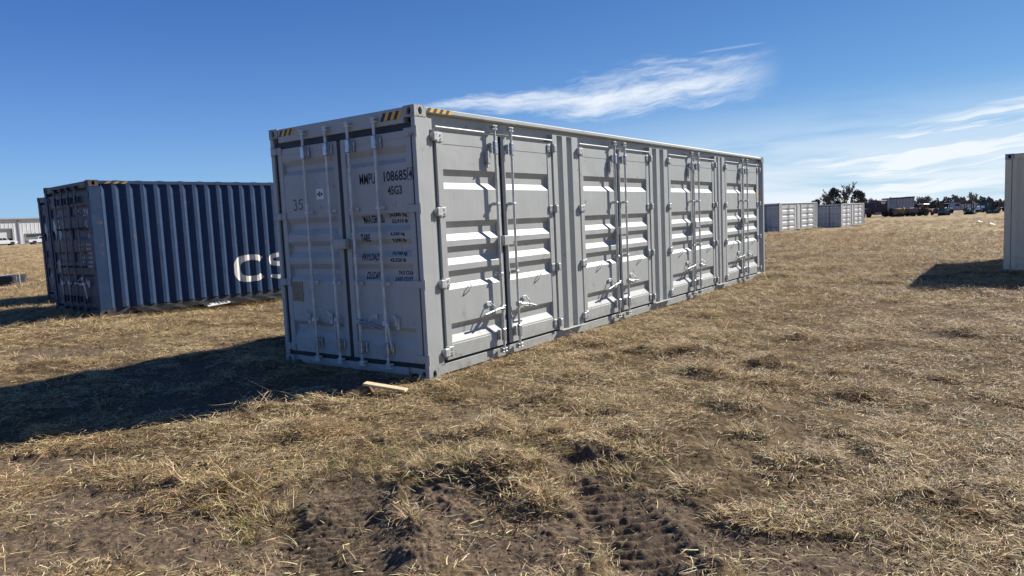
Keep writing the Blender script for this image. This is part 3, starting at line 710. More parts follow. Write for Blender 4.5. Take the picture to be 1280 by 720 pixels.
# stencilled lettering on the right-hand door, draped over its pressings
EP = [(-a, z) for a, z in trough_profile(-(.016+.006), .040, END_T, .296, 2.575)]
EL = [z for t in END_T for z in t]
def emap(u, w): return (u, .0135 if u > -.171 else interp(EP, w)-.0025, w)
for s, bx, bold in (('MMPU', (-.905,-.655,2.13,2.25), .010), ('108685', (-.522,-.180,2.14,2.25), .018), ('4', (-.146,-.092,2.155,2.24), .02), ('45G3', (-.475,-.262,1.995,2.09), .02),
                    ('MAX.GROSS', (-.918,-.590,1.700,1.790), .022), ('24,000 kg', (-.494,-.231,1.752,1.800), .036), ('52,910 lb', (-.477,-.236,1.684,1.731), .036),
                    ('TARE', (-.944,-.792,1.497,1.585), .026), ('4,260 kg', (-.476,-.257,1.549,1.595), .036), ('9,390 lb', (-.456,-.253,1.479,1.525), .036),
                    ('PAYLOAD', (-.944,-.674,1.286,1.367), .024), ('19,740 kg', (-.480,-.254,1.335,1.381), .036), ('43,520 lb', (-.500,-.258,1.265,1.311), .036),
                    ('CU.CAP.', (-.918,-.700,1.076,1.159), .026), ('74.3 CU.M.', (-.420,-.176,1.128,1.173), .036), ('2,625 CU.FT.', (-.458,-.180,1.060,1.105), .036)):
    put_text(s, bx, emap, EL, 1, M['ink'], dr, bold=bold)
cb = MB(); y = .0145
for a, b, c, d in ((-.162,-.157,2.138,2.262),(-.083,-.078,2.138,2.262),(-.162,-.078,2.257,2.262),(-.162,-.078,2.138,2.143)): cb.box(a, b, y-.003, y, c, d)
obj('check_digit_box', cb, M['ink'], dr)
def arc(cx, cz, r, a0, a1, n=9, sx=1): return [(cx+sx*r*math.cos(R_(a0+(a1-a0)*i/(n-1))), cz+r*math.sin(R_(a0+(a1-a0)*i/(n-1)))) for i in range(n)]
def scrawl(x, z, h, material, parent, wd, y):
    mb = MB()
    three = arc(x+.045, z+h*.75, h*.25, 150, -80, 9, .9)+arc(x+.05, z+h*.27, h*.29, 85, -150, 10, .9)
    five = [(x+.20, z+h*.98), (x+.135, z+h*.93), (x+.125, z+h*.58)]+arc(x+.15, z+h*.33, h*.28, 95, -150, 10, 1.)
    for st in (three, five): mb.ribbon([(a, y, b) for a, b in st], wd, (0, -1, 0))
    return obj('handwritten_number', mb, material, parent)
scrawl(-2.115, 1.905, .125, M['ink'], dl, .012, .0195)
scrawl(-.46, 1.865, .115, M['chalk'], dr, .006, .0195)
sk = MB(); sk.box(-1.655, -1.525, .0165, .0215, 2.012, 2.135); o = obj('sticker', sk, M['sticker'], dl)
sm = MB(); y = .0155
for x in (-1.636, -1.570): sm.box(x, x+.028, y-.001, y, 2.058, 2.086)
sm.ribbon([(-1.605,y,2.100),(-1.578,y,2.045)], .010, (0,-1,0)); sm.ribbon([(-1.578,y-.001,2.100),(-1.605,y-.001,2.045)], .010, (0,-1,0)); sm.ribbon([(-1.592,y-.0015,2.108),(-1.592,y-.0015,2.036)], .006, (0,-1,0))
obj('sticker_mark', sm, M['ink'], o)
pt = MB(); pt.box(-2.235, -2.035, .015, .0225, .79, 1.035, .001); o = obj('data_plate', pt, M['plate'], dl)
ln = MB()
for k in range(9): ln.box(-2.225, -2.045-.03*(k % 3), .0135, .0148, .81+.024*k, .817+.024*k)
obj('plate_text_line', ln, M['plate_line'], o)
hazard(main, (-2.255,-.0012,2.80), (1,0,0), 3, .27, .075, .045, (0,-1,0)); hazard(main, (-.50,-.0012,2.775), (1,0,0), 3, .29, .085, .045, (0,-1,0))
hazard(main, (.0006,.185,H0-.056), (0,1,0), 4, .40, .046, .035, (1,0,0))
yd = MB(); yd.box(-.0095, -.008, 11.62, 11.70, 1.93, 2.13); obj('yellow_decal', yd, M['yellow'], main)

# ------------------------------------------------------------------ corrugated containers (navy pair, beige one)
def corrugated(name, label, L, H, loc, mp, mcast, doors, group=None, mdoor=None, pitch=.275, rotz=0):
    W = 2.438; root = thing(name, label, 'shipping container', loc, rotz, group); mdoor = mdoor or mp
    castings(root, W, L, H, mcast)
    for (x0, x1) in ((-.12, 0), (-W, -W+.12)):
        for (y0, y1, nm) in ((0, .20, 0), (L-.16, L, 1)):
            p = MB()
            if nm == 0 and x1 == 0: p.prism([(x0,y0),(x1,y0),(x1,y1),(x1-.035,y1),(x1-.035,y1+.03),(x0,y1+.03)], 2, .115, H-.115)
            else: p.box(x0, x1, y0, y1, .115, H-.115, .006)
            obj('corner_post', p, mp, root)
    for x0, x1 in ((-.075, -.004), (-W+.004, -W+.075)):
        t = MB(); t.box(x0, x1, .175, L-.175, H-.075, H-.008, .006); obj('top_rail', t, mp, root)
        t = MB(); t.box(x0-.05 if x0 > -1 else x0+.02, x1-.045 if x0 > -1 else x1+.03, .175, L-.175, .012, .155, .006); obj('bottom_rail', t, M['navy_dark'] if mp == M['navy'] else mp, root)  # navy rail: its shade is put into the colour by the darker navy
    n = int(round((L-.42)/pitch)); q = (L-.42)/n
    prof = [(-.010, .21)]; lev = []
    for i in range(n):
        y = .21+q*i; prof += [(-.050, y+q*.25), (-.050, y+q*.50), (-.006, y+q*.75), (-.006, y+q)]
    prof[0] = (-.006, .21)
    s = MB(); s.sheet(prof, 2, .14, H-.07); side = obj('side_panel', s, mp, root)
    s = MB(); s.sheet([(-W-a, b) for a, b in prof], 2, .14, H-.07); obj('side_panel', s, mp, root)
    r = MB(); rp = []
    nr = int(L/.42)
    for i in range(nr*6):
        y = .1+(L-.2)*i/(nr*6); rp.append((y, H-.008+.013*math.cos(i*math.pi/3)))
    r.sheet(rp, 0, -W+.05, -.05)
    rr = [(a, b-.03) for a, b in rp]; r.sheet(rr, 0, -W+.05, -.05)
    for x in (-.05, -W+.05):
        m_ = len(rp); r.add([(x, a, b) for a, b in rp]+[(x, a, b) for a, b in rr], [(i, i+1, i+1+m_, i+m_) for i in range(m_-1)])
    obj('roof_panel', r, mp, root)
    f = MB(); f.box(-W+.06, -.06, .1, L-.1, .07, .14); obj('floor', f, M['void'], root)
    ends = [(L, -1)] if doors else [(0, 1), (L, -1)]
    for (y0, sg) in ends:
        s = MB(); pr = []; k = 8; e = (W-.26)/k
        for i in range(k):
            x = -W+.13+e*i; pr += [(x, y0+sg*.012), (x+e*.28, y0+sg*.012), (x+e*.5, y0+sg*.055), (x+e*.78, y0+sg*.055)]
        pr.append((-.13, y0+sg*.012)); s.sheet(pr, 2, .1, H-.1); obj('end_panel', s, mp, root)
        s = MB(); a, b = sorted((y0+sg*.003, y0+sg*.09)); s.box(-W+.16, -.16, a, b, H-.11, H-.008, .005); obj('end_header', s, mp, root)
        s = MB(); s.box(-W+.35, -.35, a, b, .015, .135, .005); s.box(-W+.16, -W+.35, a, b, .085, .134); s.box(-.35, -.16, a, b, .085, .134); obj('end_sill', s, mp, root)
    side['prof'] = 0
    return root, side, prof

BLR = R_(-4.24)
BL = (-9.13, .79, .195)
def bw(x, y): c, sn = math.cos(BLR), math.sin(BLR); return BL[0]+c*x-sn*y, BL[1]+sn*x+c*y
blue, bside, bprof = corrugated('shipping_container', 'navy blue corrugated container with white letters CS low on its long side', 12.192, 2.591, BL, M['navy'], M['casting_navy'], True, 'navy blue containers parked side by side', M['navy_dark'], .262, BLR)
def navy_doors(root, marks):
    H = 2.591; k = 2.591/2.896
    T = [(2.15,2.10,1.98,1.93),(1.70,1.65,1.53,1.48),(1.25,1.20,1.08,1.03),(.80,.75,.63,.58)]
    sp = dict(zb=.165, zt=2.40, ztop=2.30, zlow=.28, troughs=T, hinges=(2.32,1.63,.95,.26), brk=(1.7,.95), rod_top=2.49, rod_bot=.11, hz=.62, dep=.022, rodmat=M['navy_rod'], gm=M['navy_dark'])
    hd = MB(); hd.box(-2.27, -.165, .003, .09, 2.455, H-.008, .006); obj('door_header', hd, M['navy_dark'], root)
    sl = MB(); sl.box(-2.27, -.165, .005, .1, .02, .12, .006); obj('door_sill', sl, M['navy_dark'], root)
    g = MB(); g.box(-2.32, -.11, .072, .09, .11, 2.46); g.box(-1.24, -1.195, .024, .05, .16, 2.40); obj('door_gasket', g, M['rubber'], root)
    a = end_leaf(root, -2.31, -1.24, -1, sp, M['navy_dark'], [(-1.74,-1,'down'),(-1.36,-1,'down')], yf=.02)
    b = end_leaf(root, -1.195, -.125, 1, sp, M['navy_dark'], [(-1.02,1,'across'),(-.62,1,'down')], yf=.02)
    EPn = [(-x, z) for x, z in trough_profile(-.026, .022, T, .28, 2.30)]; ELn = [z for t in T for z in t]
    mp_ = lambda u, w: (u, interp(EPn, w)-.003, w)
    # round emblem: pale disc with a dark forked gap, and the pale oval beside it
    lg = MB(); c = (-1.98, 1.72); rx, rz = .17, .27
    for (a0, a1, off) in ((100, 250, (-.02, 0)), (-60, 20, (.02, -.02)), (25, 75, (.01, .03))):
        pts = arc(0, 0, 1, a0, a1, 10); vs = [(c[0]+off[0]+p*rx, .022, c[1]+off[1]+q*rz) for p, q in pts]+[(c[0]+off[0]+p*rx*.18, .022, c[1]+off[1]+q*rz*.12) for p, q in pts]
        n = len(pts); lg.add([(x, interp(EPn, z)-.003, z) for x, y_, z in vs], [(i, i+1, n+i+1, n+i) for i in range(n-1)])
    obj('emblem', lg, M['logo'], a)
    ov = MB(); pts = arc(0, 0, 1, 0, 330, 12); ov.add([(-1.56+p*.055, interp(EPn, 1.78+q*.15)-.003, 1.78+q*.15) for p, q in pts], [tuple(range(12))]); obj('emblem', ov, M['logo'], a)
    if marks:
        for s, bx in (('C', (-.83,-.72,1.93,2.06)), ('338', (-.50,-.24,1.93,2.07)), ('42', (-.44,-.28,1.72,1.85)), ('35', (-.40,-.24,1.50,1.60))):
            put_text(s, bx, mp_, ELn, 1, M['faded'], b, bold=.02)
        ln = MB()
        for r_ in range(6):
            z = 1.36-.085*r_
            for (x0, x1) in ((-.86, -.66-.02*(r_ % 3)), (-.47, -.22-.03*(r_ % 2))):
                nx = 5
                for j in range(nx):
                    xa = x0+(x1-x0)*j/nx; xb = xa+(x1-x0)/nx*.7; lo = z; hi = z+.045
                    ln.add([(xa, interp(EPn, lo)-.003, lo), (xb, interp(EPn, lo)-.003, lo), (xb, interp(EPn, hi)-.003, hi), (xa, interp(EPn, hi)-.003, hi)], [(0,1,2,3)])
        obj('faded_stencil_line', ln, M['faded'], b)
        pt = MB(); pt.box(-2.10, -1.95, .018, .025, .84, 1.08); obj('data_plate', pt, M['plate'], a)
        hazard(root, (.001,.20,2.591-.066), (0,1,0), 3, .46, .045, .06, (1,0,0), yel='yellow_old'); hazard(root, (-.5,.0,2.50), (1,0,0), 2, .22, .06, .04, (0,-1,0), yel='yellow_old'); hazard(root, (-2.25,.0,2.50), (1,0,0), 2, .22, .06, .04, (0,-1,0), yel='yellow_old')
    return a, b
navy_doors(blue, True)
BLev = [b for a, b in bprof]
bmap = lambda u, w: (interp(bprof, u)+.003, u, w)
# C and S painted over the corrugations (u = distance along the side from the door end)
def ring_letter(strokes, name):
    bm = bmesh.new()
    for outer, inner in strokes:
        n = len(outer); vs = [bm.verts.new((p[0], p[1], 0)) for p in outer]+[bm.verts.new((p[0], p[1], 0)) for p in inner]
        for i in range(n-1): bm.faces.new((vs[i], vs[i+1], vs[n+i+1], vs[n+i]))
    for Lv in BLev: bmesh.ops.bisect_plane(bm, geom=list(bm.verts)+list(bm.edges)+list(bm.faces), plane_co=(Lv, 0, 0), plane_no=(1, 0, 0))
    for v in bm.verts: v.co = Vector(bmap(v.co.x, v.co.y))
    bmesh.ops.recalc_face_normals(bm, faces=bm.faces); me = bpy.data.meshes.new(name); bm.to_mesh(me); bm.free(); me.materials.append(M['letter']); link(name, me, bside)
def sup(cx, cz, a, b, t0, t1, n=26, e=.72):
    o = []
    for i in range(n):
        t = R_(t0+(t1-t0)*i/(n-1)); c, s = math.cos(t), math.sin(t)
        o.append((cx+a*math.copysign(abs(c)**e, c), cz+b*math.copysign(abs(s)**e, s)))
    return o
cz0 = .677; cz_h = .303
ring_letter([(sup(3.16, cz0, .41, cz_h, 42, 318), sup(3.18, cz0, .255, cz_h-.125, 40, 320))], 'letter_c')
ring_letter([(sup(4.01, cz0+.15, .39, .16, 20, 270, 18), sup(4.03, cz0+.155, .29, .055, 20, 270, 18)), (sup(4.01, cz0-.145, .39, .16, 90, -160, 18), sup(3.99, cz0-.15, .29, .055, 90, -160, 18))], 'letter_s')

BL2 = (-12.99, 2.11, mz(-14.2, 2.6)+.005)
blue2, b2s, b2p = corrugated('shipping_container', 'navy blue container mostly hidden behind the one lettered CS, furthest left', 12.192, 2.591, BL2, M['navy'], M['casting_navy'], True, 'navy blue containers parked side by side', M['navy_dark'], .262, BLR)
navy_doors(blue2, False)
beige, bs, bp = corrugated('shipping_container', 'beige grey container cut off by the right edge, its shadow on the grass', 6.058, 2.591, (4.79+2.438, 13.3, .0), M['beige'], M['casting'], False)

# ------------------------------------------------------------------ two pale grey containers far off
k = 2.591/2.896
FT = [(2.10,2.05,1.92,1.86),(1.58,1.53,1.40,1.34),(1.06,1.01,.88,.82),(.54,.49,.38,.33)]
fs = dict(zb=.158, zt=2.37, ztop=2.28, zlow=.25, troughs=FT, hinges=(2.2,1.6,.9,.3), brk=())
fe = dict(zb=.165, zt=2.36, ztop=2.28, zlow=.296, troughs=zs(END_T, k), hinges=(2.2,1.6,.9,.25), brk=(1.6,.9), rod_top=2.49, rod_bot=.115, hz=.60)
far1 = side_open_container('shipping_container', 'distant pale grey container nearer the camera of the two by the trees', 12.192, 2.591, [(2.62,1.88),(8.73,1.98)], fs, fe, (-12.47,60.07,mz(-12.5,60.1)-.02), R_(-2.5), 'distant grey containers', M['grey_far'], False)
def far_doors(root):
    end_leaf(root, -2.328, -1.246, -1, fe, M['grey_dark'], [(-1.77,-1,'down'),(-1.365,-1,'down')]); end_leaf(root, -1.186, -.092, 1, fe, M['grey_dark'], [(-.99,1,'across'),(-.57,1,'down')])  # end doors in a darker grey than the rest of the container
far_doors(far1)
far2 = copy_tree(far1); far2.location = (-10.88, 78.44, mz(-10.9,78.4)-.02); far2.rotation_euler = (0,0,R_(-1.5))
far2['label'] = 'distant pale grey container standing just in front of the trees, further right of the two'

# ------------------------------------------------------------------ small things on the ground
gx, gy = -.06, -.70
bz = gz(gx, gy)
pk = MB(); pk.box(-.22, .22, -.05, .05, -.012, .012, .003); o = obj('wooden_plank', pk, M['wood']); o.location = (.02, -.665, gz(-.05,-.68)+.075); o.rotation_euler = (0, R_(9), R_(24)); tag(o, 'pale sawn wood plank lying in the grass before the grey container', 'plank')
bk = MB(); bk.prism([(-.05,-.05),(.11,-.05),(.0,.065),(-.05,.065)], 1, -.05, .05); o = obj('wooden_block', bk, M['wood_dark']); o.location = (-.165, -.745, gz(-.16,-.75)+.03); o.rotation_euler = (0, 0, R_(24)); tag(o, 'brown wedge of wood propping up the pale plank', 'wood block')
fb = MB(); fb.box(-.09, .09, -.25, .25, 0, .025, .006); o = obj('foam_board', fb, M['foam']); o.location = (*bw(.36, 2.12), mz(*bw(.36, 2.12))+.085); o.rotation_euler = (R_(3), R_(10), R_(-4)); tag(o, 'white foam board lying beside the navy container', 'board')
nt = MB(); nn = 62
for i in range(nn):
    y = .55+i*.058; x1 = .62-.09*math.sin(i*.11)-.006*i
    z0 = mz(*bw(.3, y))-BL[2]+.085+.02*math.sin(i*.7)
    for dy, lift in ((0, .012), (.032, 0)):
        nt.add([(-.12, y+dy, z0+.06+lift), (.25, y+dy, z0+.05+lift), (x1, y+dy, z0+lift), (x1, y+dy+.030, z0+lift), (.25, y+dy+.030, z0+.05+lift), (-.12, y+dy+.030, z0+.06+lift)], [(0,1,4,5),(1,2,3,4)])
o = obj('plastic_mat', nt, M['netting']); o.location = BL; o.rotation_euler = (0, 0, BLR); tag(o, 'black ribbed plastic mat along the foot of the navy container', 'mat')
# bundle of dark panels at the left edge
st = thing('panel_stack', 'low strapped stack of black metal panels in the grass at the far left', 'panel stack', (-22.89,4.49,mz(-22.9,4.5)), R_(50))
for kx in range(6):
    m = MB(); m.box(-4.2, -.16-.03*(kx % 2), -.55, .55, .04+.058*kx, .088+.058*kx, .004); obj('panel', m, M['black_metal'], st)
for x in (-.62, -2.2):
    m = MB(); m.box(x-.03, x+.03, -.57, -.553, .0, .40); m.box(x-.03, x+.03, -.57, .57, .392, .40); obj('strap', m, M['strap'], st)
m = MB(); m.box(-.10, -.06, -.58, -.54, 0, .42); m.box(-.0, .04, -.58, -.54, 0, .42); m.box(-.10, .04, -.575, -.545, .38, .415); m.box(-.10, .04, -.575, -.545, .18, .21); obj('end_bracket', m, M['strap'], st)
for i, (x, y, lab) in enumerate(((1.48,84.6,'white plastic scrap lying far out on the field, farther of two'),(2.9,72.0,'white plastic scrap lying on the field nearer the beige container'))):
    m = MB(); m.add([(-.45,0,.05),(-.1,-.25,.28),(.4,-.1,.12),(.5,.2,.05),(0,.3,.22),(-.05,0,.35)], [(0,1,5),(1,2,5),(2,3,5),(3,4,5),(4,0,5),(0,4,3,2,1)])
    o = obj('litter', m, M['litter'], None, (x, y, mz(x, y)), False); tag(o, lab, 'litter')

# ------------------------------------------------------------------ background: vehicles and machines
def wheel(parent, x, y, r, wd, name='wheel'):
    t = MB(); t.lathe([(r*.62,-wd/2),(r*.93,-wd/2),(r,-wd*.3),(r,wd*.3),(r*.93,wd/2),(r*.62,wd/2)], (x,y,r), 1, 16); o = obj(name, t, M['tyre'], parent)
    h = MB(); h.lathe([(r*.60,-wd*.46),(r*.25,-wd*.40),(r*.25,wd*.40),(r*.60,wd*.46)], (x,y,r), 1, 12); obj('rim', h, M['rim'], o); return o
def pickup(label, loc, rot, group):
    t = thing('pickup_truck', label, 'pickup truck', loc, rot, group)      # nose towards +x
    b = MB(); b.prism([(-2.9,.55),(-2.9,1.12),(-.85,1.16),(1.2,1.16),(2.5,1.08),(2.88,.95),(2.9,.5),(2.35,.5),(2.2,.85),(1.5,.85),(1.35,.45),(-1.25,.45),(-1.4,.85),(-2.1,.85),(-2.25,.5)], 1, -.98, .98); obj('body', b, M['white_paint'], t)
    c = MB(); c.prism([(-.95,1.15),(-.75,1.86),(.62,1.88),(1.35,1.15)], 1, -.86, .86); obj('cab', c, M['white_paint'], t)
    for s in (-1, 1):
        g = MB(); g.prism([(-.78,1.24),(-.62,1.74),(-.05,1.76),(-.05,1.24)], 1, s*.862, s*.875); g.prism([(.03,1.24),(.03,1.76),(.55,1.76),(1.12,1.24)], 1, s*.862, s*.875); obj('side_window', g, M['glass'], t)
    g = MB(); g.add([(.70,-.78,1.82),(.70,.78,1.82),(1.38,.78,1.19),(1.38,-.78,1.19)], [(0,1,2,3)]); g.v = [(x+.02,y,z+.01) for x,y,z in g.v]; obj('windscreen', g, M['glass'], t)
    for x in (1.85, -1.75):
        for y in (-.85, .85): wheel(t, x, y, .40, .26)
    for y in (-.75, .75):
        h = MB(); h.box(2.86, 2.92, y-.16, y+.16, .78, .95, .02); obj('headlight', h, M['sticker'], t)
    m = MB(); m.box(2.88, 3.0, -.95, .95, .48, .68, .03); obj('bumper', m, M['rim'], t); m = MB(); m.box(-3.0, -2.9, -.9, .9, .5, .68, .03); obj('bumper', m, M['rim'], t)
    return t
LV = math.atan2(RX.y, RX.x)      # heading of things that stand side-on
p1 = pickup('white pickup truck by the open garage door, at the left edge', (-182.6,57.3,1.30), math.pi/2, 'white pickups by the metal building')
p2 = copy_tree(p1); p2.location = (-184.0,65.9,1.32); p2.rotation_euler = (0,0,math.pi/2); p2['label'] = 'white pickup truck partly hidden behind the navy containers'

def semi():
    t = thing('semi_tractor', 'dark maroon semi tractor with pale emblem on its sleeper', 'truck', (-18.9,161.8,mz(-18.9,161.8)), LV+math.pi+.15)   # nose +x
    b = MB(); b.box(-4.2, 4.2, -.45, .45, .75, 1.05, .03); obj('chassis', b, M['frame_dark'], t)
    b = MB(); b.box(-.6, 1.6, -1.2, 1.2, 1.0, 3.55, .12); obj('sleeper', b, M['maroon'], t)
    b = MB(); b.prism([(1.6,1.0),(1.6,3.0),(2.3,2.95),(2.75,2.1),(2.75,1.0)], 1, -1.05, 1.05); obj('cab', b, M['maroon'], t)
    b = MB(); b.prism([(2.75,.9),(2.75,2.05),(4.5,1.8),(4.55,.8)], 1, -.95, .95); obj('hood', b, M['maroon'], t)
    g = MB(); g.box(1.75, 2.45, 1.05, 1.07, 2.1, 2.75); g.box(1.75, 2.45, -1.07, -1.05, 2.1, 2.75); obj('side_window', g, M['glass'], t)
    e = MB(); e.add([(-.2,1.215,3.25),(1.1,1.215,3.25),(.75,1.215,2.75),(.15,1.215,2.75)], [(0,1,2,3)]); e.add([(-.62,-.7,3.25),(-.62,.7,3.25),(-.62,.35,2.75),(-.62,-.35,2.75)], [(0,1,2,3)]); obj('emblem', e, M['sticker'], t)
    for y in (-1.05, 1.05):
        s = MB(); s.path([(-.85,y,1.0),(-.85,y,3.9)], .08, 8); obj('exhaust_stack', s, M['rim'], t)
        f = MB(); f.lathe([(.32,-.7),(.33,.7)], (1.6,y*.95,.85), 0, 12); obj('fuel_tank', f, M['rim'], t)
    for x in (3.6, -1.7, -3.0):
        for y in (-1.0, 1.0): wheel(t, x, y, .52, .45)
    return t
semi()
fl = thing('flatbed_trailer', 'dark low flatbed trailer loaded with rusty scrap behind the maroon tractor', 'trailer', (-14.6,164.0,mz(-14.6,164)), LV)
b = MB(); b.box(-3.6, 3.4, -1.2, 1.2, .85, 1.1, .03); obj('deck', b, M['frame_dark'], fl)
for x in (-2.4,-1.2,2.2):
    for y in (-.95,.95): wheel(fl, x, y, .48, .4)
for i in range(16):
    m = MB(); x = -3.2+6.2*rng.random(); y = -.9+1.8*rng.random(); a = .25+.4*rng.random(); m.box(-a, a, -a*.6, a*.6, -.2, .2+.2*rng.random(), .05); o = obj('scrap_piece', m, M['scrap'] if i % 3 else M['frame_dark'], fl, (x, y, 1.30+.1*rng.random())); o.rotation_euler = (rng.random()*.5, rng.random()*.5, rng.random()*3)
gt = thing('grain_trailer', 'long grey hopper trailer with a dark tarp roof', 'trailer', (-17.4,175.5,mz(-17.4,175.5)), LV+.06)
b = MB(); b.prism([(-2.9,1.8),(-3.0,3.75),(2.9,3.85),(2.8,1.8),(2.0,1.1),(.9,1.1),(.2,1.7),(-.3,1.7),(-1.0,1.1),(-2.1,1.1)], 1, -1.25, 1.25); obj('hopper', b, M['grey_trailer'], gt)
for kx in range(8):
    m = MB(); x = -2.7+.74*kx; m.box(x-.04, x+.04, -1.31, -1.25, 1.95, 3.7); obj('side_rib', m, M['grey_trailer'], gt)
b = MB(); b.prism([(-3.05,3.75),(-3.0,4.0),(2.9,4.18),(2.95,3.86)], 1, -1.32, 1.32); obj('tarp', b, M['tarp'], gt)
b = MB(); b.box(-3.3, 3.2, -.5, .5, 1.0, 1.25, .03); obj('frame', b, M['frame_dark'], gt)
for x in (-2.9,-1.8,2.7):
    for y in (-.95,.95): wheel(gt, x, y, .5, .42)
def implement(label, loc, seed, mt, nm):
    t = thing(nm, label, 'farm machine', loc, LV+.3); r = random.Random(seed)
    f = MB(); f.box(-1.4, 1.4, -.5, .5, .5, .75, .03); obj('frame', f, mt, t)
    for x in (-.95, .95):
        for y in (-.7, .7): wheel(t, x, y, .42, .3)
    b = MB(); b.prism([(-1.0,.75),(-.8,1.6),(.1,1.75),(.6,1.2),(1.3,1.0),(1.35,.75)], 1, -.55, .55); obj('body', b, mt, t)
    a = MB(); a.path([(.9,0,.9),(1.4,0,1.7),(2.1,0,1.2),(2.4,0,.4)], .10, 6); obj('boom', a, mt, t)
    c = MB(); c.prism([(2.2,.1),(2.7,.1),(2.75,.55),(2.3,.6)], 1, -.6, .6); obj('bucket', c, M['frame_dark'], t)
    return t
implement('old yellow machine with a front bucket left of the orange tractor', (-15.0,159.4,mz(-15,159.4)), 1, M['mustard'], 'loader')
implement('rusty yellow brown machine parked between loader and orange tractor', (-12.9,161.0,mz(-12.9,161)), 2, M['scrap'], 'loader')
def tractor():
    t = thing('tractor', 'small orange tractor with a white sunshade roof', 'tractor', (-11.0,162.3,mz(-11,162.3)), LV+.4)
    b = MB(); b.prism([(0,.7),(0,1.3),(1.7,1.2),(1.75,.6)], 1, -.35, .35); obj('hood', b, M['orange'], t)
    b = MB(); b.box(-1.2, .1, -.55, .55, .6, 1.1, .08); obj('body', b, M['orange'], t)
    for x in (-1.1, .1):
        for y in (-.5, .5):
            p = MB(); p.path([(x,y,1.05),(x,y,2.3)], .04, 6); obj('roof_post', p, M['orange'], t)
    r = MB(); r.box(-1.35, .35, -.75, .75, 2.28, 2.42, .05); obj('roof', r, M['white_paint'], t)
    for y in (-.75, .75): wheel(t, -.7, y, .75, .4); wheel(t, 1.4, y*.8, .42, .28)
    s = MB(); s.box(-.8,-.3,-.25,.25,1.1,1.2,.03); s.box(-.85,-.75,-.25,.25,1.2,1.6,.03); obj('seat', s, M['rubber'], t)
tractor()
def excavator():
    t = thing('mini_excavator', '', 'mini excavator', (0,0,0), 0, 'teal mini excavators in a row')
    for y in (-.55, .55):
        k_ = MB(); k_.prism([(-.85,.12),(-.65,.0),(.65,.0),(.85,.12),(.85,.34),(.65,.46),(-.65,.46),(-.85,.34)], 1, y-.17, y+.17); obj('track', k_, M['tyre'], t)
    b = MB(); b.box(-.45, .45, -.38, .38, .2, .5, .03); obj('undercarriage', b, M['frame_dark'], t)
    b = MB(); b.prism([(-.95,.52),(-1.02,1.0),(-.85,1.25),(-.25,1.28),(-.1,.85),(.6,.8),(.65,.52)], 1, -.6, .6); obj('house', b, M['teal'], t)
    b = MB(); b.box(-.35,.15,-.25,.25,1.0,1.1,.03); b.box(-.4,-.3,-.25,.25,1.1,1.6,.03); obj('seat', b, M['rubber'], t)
    for x in (-.75, .45):
        for y in (-.5, .5):
            p = MB(); p.path([(x,y,.8),(x+.03,y,2.25)], .07, 6); obj('canopy_post', p, M['frame_dark'], t)
    r = MB(); r.box(-.95, .70, -.66, .66, 2.2, 2.36, .05); obj('canopy', r, M['tarp'], t)
    r = MB(); r.box(-.80, -.72, -.5, .5, 1.25, 2.2); obj('rear_screen', r, M['glass'], t)
    a = MB(); a.path([(.6,0,.75),(1.25,0,1.75),(1.75,0,1.95)], .11, 6); a.path([(1.75,0,1.95),(1.95,0,.9)], .09, 6); obj('boom', a, M['teal'], t)
    c = MB(); c.prism([(1.8,.9),(2.1,.85),(2.15,.5),(1.75,.35),(1.65,.6)], 1, -.22, .22); obj('bucket', c, M['frame_dark'], t)
    d = MB(); d.prism([(.75,.05),(.95,.05),(.9,.5),(.78,.5)], 1, -.7, .7); obj('dozer_blade', d, M['teal'], t)
    return t
ex = excavator()
for i, (x, y, a, lab) in enumerate(((-7.2,156.5,.5,'teal mini excavator with canopy, left one, in front of the white service truck cab'),(-3.1,159.4,-.9,'teal mini excavator with canopy just right of the white service truck'),(.56,162.0,3.5,'teal mini excavator in front of the dark green truck'))):
    o = ex if i == 0 else copy_tree(ex); o.location = (x, y, mz(x, y)); o.rotation_euler = (0,0,LV+a); o['label'] = lab
def work_truck(label, loc, rot, body, bed, kind):
    t = thing('work_truck', label, 'truck', loc, rot)
    b = MB(); b.box(-3.4, 3.0, -.45, .45, .6, .85, .03); obj('chassis', b, M['frame_dark'], t)
    c = MB(); c.prism([(.5,.75),(.5,2.3),(1.55,2.35),(2.05,1.55),(2.15,.75)], 1, -1.0, 1.0); obj('cab', c, body, t)
    h = MB(); h.prism([(2.15,.7),(2.1,1.5),(3.25,1.35),(3.4,.6)], 1, -.92, .92); obj('hood', h, M['white_paint'], t)
    for s in (-1, 1):
        g = MB(); g.prism([(.7,1.55),(.7,2.15),(1.5,2.2),(1.85,1.55)], 1, s*1.002, s*1.02); obj('side_window', g, M['glass'], t)
    if kind == 'service':
        m = MB(); m.box(-3.4, .4, -1.1, 1.1, .9, 1.95, .05); obj('service_body', m, bed, t)
        for k_ in range(4):
            d = MB(); d.box(-3.25+.9*k_, -2.45+.9*k_, -1.125, -1.10, 1.05, 1.85, .01); obj('locker_door', d, bed, t)
        r = MB()
        for y in (-1.0, 1.0): r.path([(-3.3,y,2.0),(-3.2,y,2.5),(.3,y,2.6)], .05, 6)
        r.box(-3.2,.3,-1.0,1.0,2.45,2.55,.03); obj('ladder_rack', r, M['dgreen'], t)
    else:
        m = MB(); m.box(-3.6, .35, -1.2, 1.2, .95, 1.15, .03); obj('bed', m, bed, t)
        m = MB(); m.box(-3.6, .35, -1.2, -1.12, 1.15, 2.1, .02); m.box(-3.6, .35, 1.12, 1.2, 1.15, 2.1, .02); m.box(.25,.35,-1.1,1.1,1.15,2.4,.02); obj('stake_side', m, bed, t)
    for x in (2.5, -2.2):
        for y in (-.9, .9): wheel(t, x, y, .48, .34)
    return t
